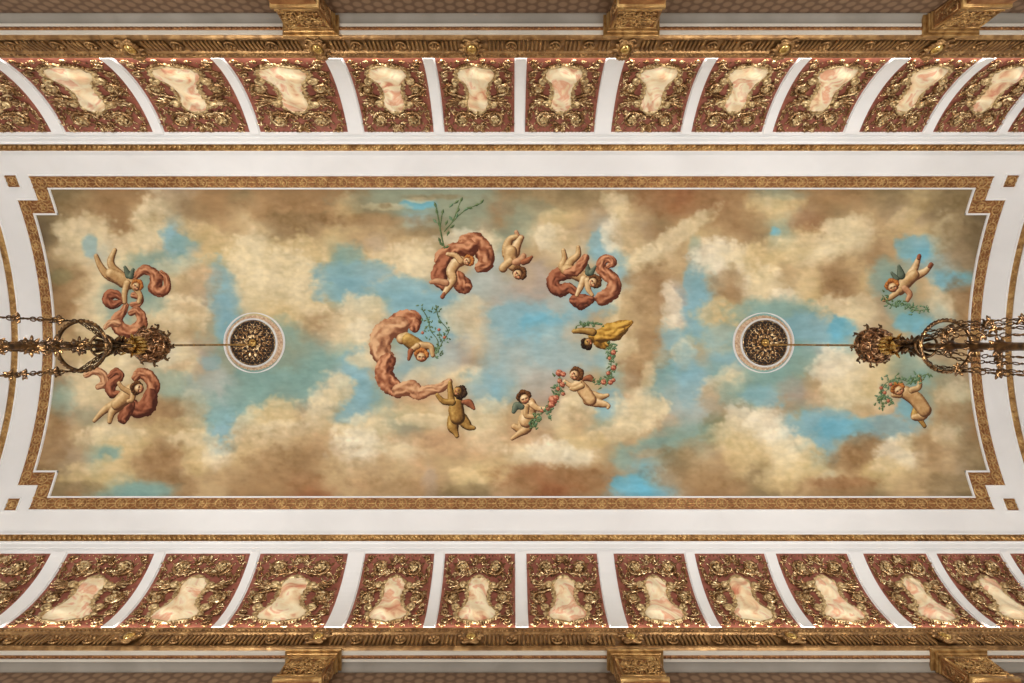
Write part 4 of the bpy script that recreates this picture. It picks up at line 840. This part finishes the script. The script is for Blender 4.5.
# bosses on the cornice
boss = empty('cornice_boss')
m = MB(); m.tube([(.072*cos(a), .0, .10*sin(a)) for a in np.linspace(0, 2*pi, 19)[:-1]], .020, 6, closed=True); m.build('oval_rim', M['cornice'], boss)
m = MB(); m.ball((0, .0, 0), .055, 1, .8, 1.35, 7, 12); m.build('cabochon', M['brightgold'], boss)
m = MB()
for s in (-1, 1):
    for q in range(3):
        a = -.7 + q*.7; m.lobe((s*.07, .01, .09*sin(a)), (s*cos(a), 0, sin(a)), .05 + .012*(q % 2), .02, .022, nrm=(0, 1, 0))
    m.tube([(s*.02, 0, .125), (s*.07, -.005, .15), (s*.09, -.01, .12), (s*.07, 0, .10)], [.012, .014, .012, .008], 6)
    m.tube([(s*.01, 0, -.12), (s*.06, 0, -.15), (s*.08, .0, -.125)], [.012, .014, .01], 6)
m.tube([(.082*cos(a), -.004, .118*sin(a)) for a in np.linspace(0, 2*pi, 19)[:-1]], .014, 6, closed=True); m.build('leaf_surround', M['cornice'], boss)
m = MB()
for q in range(5):
    a = pi/2 + (q - 2)*.45; m.lobe((0, 0, .10), (cos(a), .25, sin(a)), .085, .02, .03, nrm=(0, 1, 0))
m.ball((0, .02, .12), .028); m.build('crest', M['cornice'], boss)
first = True
for side in (-1, 1):
    for i, xv in enumerate(BOSS[side]):
        o = boss if first else copy_tree(boss); first = False
        x, y, z = W(xv/F, side*.3668, .7480); o.location = (x, y, z); o.scale = (1.12, 1.15, 1.12)
        o.rotation_euler = (radians(-6) if side < 0 else radians(6), 0, 0 if side < 0 else pi)
        tag(o, '%s gilded oval boss from the left on the %s cornice' % (ORD[i], 'upper' if side < 0 else 'lower'), 'ornament', 'gilded bosses on the cornices')

# pilaster brackets
PH = ZCAM + .7275*S
pil = empty('pilaster')
# local: z=0 at the top (cornice soffit), front towards +Y (room), for the -Y wall
w0, w1 = .245, .225
zf, zb = 0.182, 0.0        # front and back (wall) in y
m = MB(); m.box(-.305, .305, 0.004, zf + .055, -.045, 0.0, .008); m.box(-.275, .275, 0.004, zf + .03, -.085, -.045, .01); m.box(-.262, .262, 0.004, zf + .012, -.11, -.085, .006)
m.build('capital', M['gold'], pil, False)
m = MB(); m.box(-.27, .27, .004, zf + .03, -PH, -PH + .5, .02); m.box(-.25, .25, .004, zf + .015, -PH + .5, -PH + .62, .02); m.build('plinth', M['band'], pil, False)
m = MB()
def ringp(z, w, f): return [(-w, .004, z), (w, .004, z), (w, f, z), (-w, f, z)]
m.grid([ringp(-.11, w0, zf), ringp(-.46, w1, zf - .006), ringp(-PH + .3, w1, zf - .01)], closed_v=True); m.build('shaft', M['band'], pil, False)
m = MB()
for s in (-1, 1): m.tube([(s*(w0 - .02), zf + .004, -.115), (s*(w1 - .02), zf - .003, -.46)], .016, 6)
m.tube([(-w0 + .01, zf + .004, -.125), (w0 - .01, zf + .004, -.125)], .016, 6); m.tube([(-w1, zf, -.46), (w1, zf, -.46)], .02, 6)
m.box(-w1 - .02, w1 + .02, 0.004, zf + .02, -.55, -.485, .012); m.build('moulding', M['gold'], pil)
m = MB(); rp = random.Random(5)
for s in (-1, 1):
    for c, r in (((.12, -.22), .065), ((.10, -.36), .06), ((.185, -.29), .035), ((.05, -.29), .04)):
        pts = []
        for i in range(19):
            t = i/18; a = s*(2.2 - 8*t); rad = r*(1 - .75*t); pts.append((s*c[0] + rad*cos(a if s > 0 else pi + a), zf + .012, c[1] + rad*sin(a)))
        m.tube(pts, .0095, 5)
    for q in range(60):
        a = rp.uniform(0, 2*pi); m.lobe((s*rp.uniform(.0, .2), zf + .006, rp.uniform(-.44, -.14)), (cos(a), .1, sin(a)), rp.uniform(.03, .06), .011, .014, nrm=(0, 1, 0))
    fk = MB(); fk.tube([(s*(w0 - .002), .02, -.13), (s*(w0 - .012), .02, -.44), (s*(w0 - .012), .16, -.44), (s*(w0 - .002), .16, -.13)], .008, 5, closed=True)
    for q in range(34):
        a = rp.uniform(0, 2*pi); fk.lobe((s*(w0 - .012), rp.uniform(.065, .12), rp.uniform(-.42, -.15)), (0, cos(a), sin(a)), rp.uniform(.04, .055), .014, .016, nrm=(s, 0, 0))
    fk.build('flank_carving', M['cornice'], pil)
m.build('carved_scrollwork', M['gold'], pil)
PX = {-1: [-145.3, 86.8, 318.3], 1: [-143.5, 89.5, 324]}
POS = ['left', 'middle', 'right']
first = True
for side in (-1, 1):
    for i, xv in enumerate(PX[side]):
        o = pil if first else copy_tree(pil); first = False
        x, y, z = W(xv/F, side*.396, .7275); o.location = (x, y, z); o.rotation_euler = (0, 0, 0 if side < 0 else pi)
        tag(o, '%s carved gold pilaster under the %s cornice' % (POS[i], 'upper' if side < 0 else 'lower'), 'pilaster', 'carved gold pilasters')

# ------------------------------------------------------------------ medallions
def medallion():
    rt = empty('ceiling_medallion')
    m = MB(); m.lathe([(.462, .02), (.462, -.016), (.450, -.028), (.436, -.022), (.43, 0.0)], 56, cap=False); m.build('outer_rim', M['plaster'], rt)
    m = MB(); m.lathe([(.434, -.004), (.40, -.026), (.352, -.062)], 56, cap=False)
    for k in range(48):
        a = 2*pi*k/48; m.lobe((.420*cos(a), .420*sin(a), -.010), (-cos(a + .5), -sin(a + .5), -.66), .07, .014, .008, nrm=(0, 0, -1))
    m.build('ornamented_band', M['medal'], rt)
    m = MB(); m.lathe([(.368, -.055), (.366, -.078), (.354, -.086), (.343, -.078), (.340, -.06)], 56, cap=False); m.build('inner_rim', M['plaster'], rt)
    m = MB(); m.lathe([(.345, -.062), (.001, -.062)], 48, cap=False); m.build('dark_backing', M['black'], rt)
    m = MB()
    def arc_row(n, r, l, w, tw=0.0, z=-.07):
        for k in range(n):
            a = 2*pi*k/n; m.lobe((r*cos(a), r*sin(a), z), (cos(a + tw), sin(a + tw), 0), l, w, .012, nrm=(0, 0, -1), taper=-.3)
    arc_row(26, .300, .030, .008); arc_row(20, .258, .05, .008, .8); arc_row(20, .258, .05, .008, -.8); arc_row(16, .200, .055, .010, .6); arc_row(16, .200, .055, .010, -.6)
    arc_row(14, .13, .085, .022); arc_row(10, .07, .07, .02, .5); arc_row(14, .15, .05, .012, 1.2); arc_row(10, .07, .06, .014, -.5)
    for r in (.328, .25, .19, .115): m.tube([(r*cos(a), r*sin(a), -.07) for a in np.linspace(0, 2*pi, 41)[:-1]], .006, 5, closed=True)
    for k in range(14):
        a = 2*pi*(k + .5)/14; m.ball((.172*cos(a), .172*sin(a), -.075), .014, nu=3, nv=6)
    m.build('pierced_grille', M['relief'], rt)['label'] = 'gold openwork grille'
    m = MB(); m.lathe([(.062, -.06), (.06, -.085), (.045, -.105), (.02, -.12), (.001, -.122)], 20, cap=False); m.build('centre_boss', M['brightgold'], rt)
    return rt
XM = {-1: (254.6 - CX)/F*S, 1: (763.2 - CX)/F*S}
md = medallion(); md.location = (XM[-1], 0, ZCAM + S)
tag(md, 'round pierced medallion behind the rod of the left chandelier', 'medallion', 'round ceiling medallions')
m2 = copy_tree(md); m2.location = (XM[1], 0, ZCAM + S); m2.rotation_euler = (0, 0, pi)
tag(m2, 'round pierced medallion behind the rod of the right chandelier', 'medallion', 'round ceiling medallions')

# ------------------------------------------------------------------ chandeliers
def chandelier():
    rt = empty('chandelier'); rc = random.Random(9)
    m = MB(); m.tube([(0, 0, -.125), (0, 0, -2.45)], .0125, 8)
    for z in (-.9, -1.7): m.ball((0, 0, z), .018)
    m.build('suspension_rod', M['gold'], rt)
    m = MB(); zc = -2.55; R = .18          # crown basket
    m.lathe([(.165*sqrt(max(0, 1 - (z/.166)**2)) + .001, zc + z) for z in np.linspace(-.165, .165, 13)], 18)
    for k in range(12):
        a = 2*pi*k/12; m.tube([(R*cos(t)*cos(a), R*cos(t)*sin(a), zc + R*sin(t)) for t in np.linspace(-1.2, 1.2, 11)], .009, 5)
    for t in (-.8, -.3, .25, .7): m.tube([(R*cos(t)*cos(a), R*cos(t)*sin(a), zc + R*sin(t)) for a in np.linspace(0, 2*pi, 25)[:-1]], .009, 5, closed=True)
    for k in range(90):
        a = rc.uniform(0, 2*pi); t = rc.uniform(-1.2, 1.0); n = np.array((cos(t)*cos(a), cos(t)*sin(a), sin(t))); d = np.cross(n, (rc.gauss(0, 1), rc.gauss(0, 1), rc.gauss(0, 1)))
        m.lobe(tuple(n*R*.95 + np.array((0, 0, zc))), d + n*.12, .07, .02, .016, nrm=n)
    m.build('crown_basket', M['crown'], rt)
    m = MB()
    for k in range(9):
        a = 2*pi*k/9
        for dz, l in ((.03, .06), (-.02, .04)):
            m.lobe((R*cos(a + dz*4), R*sin(a + dz*4), zc + dz), (cos(a), sin(a), .2), l, .016, .012, nrm=(0, 0, 1))
        m.lobe((R*1.2*cos(a), R*1.2*sin(a), zc + .03), (cos(a + .9), sin(a + .9), .1), .028, .009, .009); m.lobe((R*1.2*cos(a), R*1.2*sin(a), zc + .03), (cos(a - .9), sin(a - .9), .1), .028, .009, .009)
    m.build('leaf_crown', M['bronze'], rt)
    m = MB(); m.lathe([(.02, -2.74), (.09, -2.765), (.08, -2.81), (.05, -2.88), (.07, -2.92), (.045, -2.97), (.03, -3.02)], 16)
    for k in range(14):
        a = 2*pi*k/14; m.lobe((.088*cos(a), .088*sin(a), -2.75), (-.22*cos(a), -.22*sin(a), -1), .13, .02, .02, nrm=(cos(a), sin(a), 0), curl=.15)
        if k % 2: m.lobe((.06*cos(a), .06*sin(a), -2.87), (cos(a), sin(a), -.9), .09, .018, .014, nrm=(cos(a), sin(a), 0))
    m.build('gilded_husk', M['brightgold'], rt)
    m = MB()
    for k in range(30):
        a = 2*pi*k/30*5; z = -2.99 - .18*k/30; m.lobe((.03*cos(a), .03*sin(a), z), (cos(a), sin(a), rc.uniform(-.5, .6)), rc.uniform(.05, .09), .02, .014, nrm=(0, 0, 1), curl=rc.uniform(-.4, .4))
    m.build('leaf_spray', M['bronze'], rt)
    m = MB()
    for k in range(10):
        a = 2*pi*k/10; m.tube([(.025*cos(a), .025*sin(a), -3.02), (.045*cos(a), .045*sin(a), -3.15), (.085*cos(a), .085*sin(a), -3.28), (.10*cos(a), .10*sin(a), -3.33)], [.012, .014, .014, .010], 5)
        m.lobe((.06*cos(a), .06*sin(a), -3.2), (.5*cos(a), .5*sin(a), -1), .12, .018, .012, nrm=(cos(a), sin(a), 0))
    m.tube([(.10*cos(a), .10*sin(a), -3.33) for a in np.linspace(0, 2*pi, 21)[:-1]], .012, 6, closed=True)
    m.build('strut_cone', M['bronze'], rt)
    zr, RR = -3.58, .222
    m = MB(); m.tube([(RR*cos(a), RR*sin(a), zr) for a in np.linspace(0, 2*pi, 37)[:-1]], .0165, 7, closed=True)
    for k in range(40):
        a = 2*pi*k/40; m.lobe((RR*cos(a), RR*sin(a), zr - .01), (cos(a + 1.1), sin(a + 1.1), .1), .04, .011, .01)
    m.build('hoop', M['bronze'], rt)
    m = MB(); P = [(.02, -3.0), (.02, -3.3), (.035, -3.36), (.02, -3.4), (.024, -3.55), (.045, -3.6), (.05, -3.64), (.026, -3.68), (.026, -3.85), (.05, -3.9), (.03, -3.95), (.03, -4.1), (.055, -4.15), (.035, -4.2), (.03, -4.4), (.06, -4.46), (.06, -4.5), (.035, -4.55), (.03, -5.3), (.08, -5.4), (.10, -5.55), (.05, -5.7), (.01, -5.75)]
    m.lathe(P, 14)
    for z in (-3.62, -3.9, -4.15, -4.48, -4.8):
        for k in range(8):
            a = 2*pi*k/8; m.lobe((.035*cos(a), .035*sin(a), z), (cos(a), sin(a), .5), .055, .018, .012, nrm=(0, 0, 1), curl=-.3)
    m.build('stem', M['bronze'], rt)
    for k in range(8):                          # chains
        a = 2*pi*(k + .5)/8 if k % 2 else 2*pi*k/8 + .18; a = pi/2*(k//2) + (-.13, .13)[k % 2]
        m = MB(); x, y = RR*cos(a), RR*sin(a)
        def link(cx_, cy_, z, up, L, Wd, odd):
            u = np.array(up, float); u /= np.linalg.norm(u); t = np.array((-sin(a), cos(a), 0)) if odd else np.array((cos(a), sin(a), 0))
            m.tube([tuple(np.array((cx_, cy_, z)) + u*L*cos(q) + t*Wd*sin(q)) for q in np.linspace(0, 2*pi, 11)[:-1]], .0055, 4, closed=True)
        z = zr - .02; i = 0
        while z > -5.5:
            link(x, y, z - .03, (0, 0, 1), .032, .017, i % 2); m.tube([(x, y, z - .056), (x, y, z - .115)], .006, 5); m.ball((x, y, z - .085), .011, nu=3, nv=6); z -= .115; i += 1
        p0 = np.array((x, y, zr)); p1 = np.array((.10*cos(a), .10*sin(a), -3.34)); n = 6
        for i in range(n):
            c = p0 + (p1 - p0)*(i + .5)/n; link(c[0], c[1], c[2], p1 - p0, .027, .012, i % 2)
        m.build('chain', M['bronze'], rt)
        for z in (-3.86 - .05*(k % 3), -4.28 - .06*(k % 2)):
            m = MB()
            for q in range(7):
                b = 2*pi*q/7; m.lobe((x, y, z + .02*(q % 3)), (cos(b), sin(b), rc.uniform(-.3, .5)), .05, .016, .012, nrm=(0, 0, 1))
            m.build('chain_leaf', M['bronze'], rt)
    m = MB(); RB = .5; zb_ = -5.55
    m.tube([(RB*cos(a), RB*sin(a), zb_) for a in np.linspace(0, 2*pi, 41)[:-1]], .03, 8, closed=True)
    for k in range(8):
        a = pi/2 + 2*pi*k/8; m.tube([(.06*cos(a), .06*sin(a), -5.5), (.25*cos(a), .25*sin(a), -5.62), (RB*cos(a), RB*sin(a), zb_)], .014, 6)
    m.build('lamp_ring', M['bronze'], rt)
    for k in range(8):
        a = pi/2 + 2*pi*(k + .5)/8; m = MB(); m.lathe([(.01, -.05), (.04, -.02), (.045, 0), (.018, .01), (.018, .12), (.0, .12)], 12, (RB*cos(a), RB*sin(a), zb_ + .05)); cd = m.build('candle', M['bandlight'], rt)
        m = MB(); m.ball((RB*cos(a), RB*sin(a), zb_ + .2), .025, 1, 1, 1.5); m.build('bulb', M['bulb'], cd)
    return rt
ch = chandelier(); ch.location = (XM[-1], 0.028, ZCAM + S - .04)
tag(ch, 'dark bronze chandelier with chains and leafy crown, at the left photo edge', 'chandelier', 'bronze chandeliers')
c2 = copy_tree(ch); c2.location = (XM[1], 0.028, ZCAM + S - .21); c2.rotation_euler = (0, 0, pi + .52)
for k in kids(ch):
    if k.name.startswith('suspension_rod'): k.scale = (1, 1, 1.02); k.location = (0, 0, .049)
for k in kids(c2):
    if k.name.startswith('suspension_rod'): k.scale = (1, 1, 1.075); k.location = (0, 0, .184)
tag(c2, 'dark bronze chandelier with chains and leafy crown, at the right photo edge', 'chandelier', 'bronze chandeliers')

# ------------------------------------------------------------------ light
w = bpy.data.worlds.new('hall_light'); bpy.context.scene.world = w; w.use_nodes = True
bg = w.node_tree.nodes['Background']; bg.inputs[0].default_value = (1.0, .99, .97, 1); bg.inputs[1].default_value = 0.82
def area(name, loc, sx, sy, power, rot, col):
    l = bpy.data.lights.new(name, 'AREA'); l.shape = 'RECTANGLE'; l.size = sx; l.size_y = sy; l.energy = power; l.color = col
    o = bpy.data.objects.new(name, l); C.objects.link(o); o.location = loc; o.rotation_euler = rot; return o
for side in (-1, 1):   # lamps hidden in the trough behind each cornice lip, shining up into the cove
    area('cove_lamp_strip', W(0, side*.3694, .7732), 2*XE - .2, .04, 78, (pi - side*radians(14), 0, 0), (1.0, .95, .90))
def lamp(name, loc, power, size, col):
    l = bpy.data.lights.new(name, 'POINT'); l.energy = power; l.shadow_soft_size = size; l.color = col
    o = bpy.data.objects.new(name, l); C.objects.link(o); o.location = loc; return o
for s in (-1, 1):
    for k in range(4):   # candle bulbs of the chandeliers, below the picture
        a = pi/4 + k*pi/2
        lamp('chandelier_lamp', (XM[s] + .62*cos(a), .62*sin(a), ZCAM + S - 5.45), 96, .06, (1.0, .995, .975))
    for x in (-5.2, -.25, 4.7):   # added unseen point lights near the walls, to make the gilded relief sparkle
        lamp('added_wall_fill', (x, s*3.1, 5.2), 26, .07, (1.0, .995, .975))

# ------------------------------------------------------------------ camera
cam = bpy.data.cameras.new('camera'); co = bpy.data.objects.new('camera', cam); C.objects.link(co)
cam.sensor_width = 36; cam.lens = 36*F/1024; cam.clip_end = 200
cam.shift_x = (512 - CX)/1024; cam.shift_y = (CY - 341.5)/1024
co.location = (0, 0, ZCAM); co.rotation_euler = (pi, 0, 0)
sc = bpy.context.scene; sc.camera = co
sc.view_settings.view_transform = 'Standard'; sc.view_settings.look = 'None'; sc.view_settings.gamma = 1; sc.view_settings.exposure = 0.07
sc.view_settings.use_curve_mapping = False
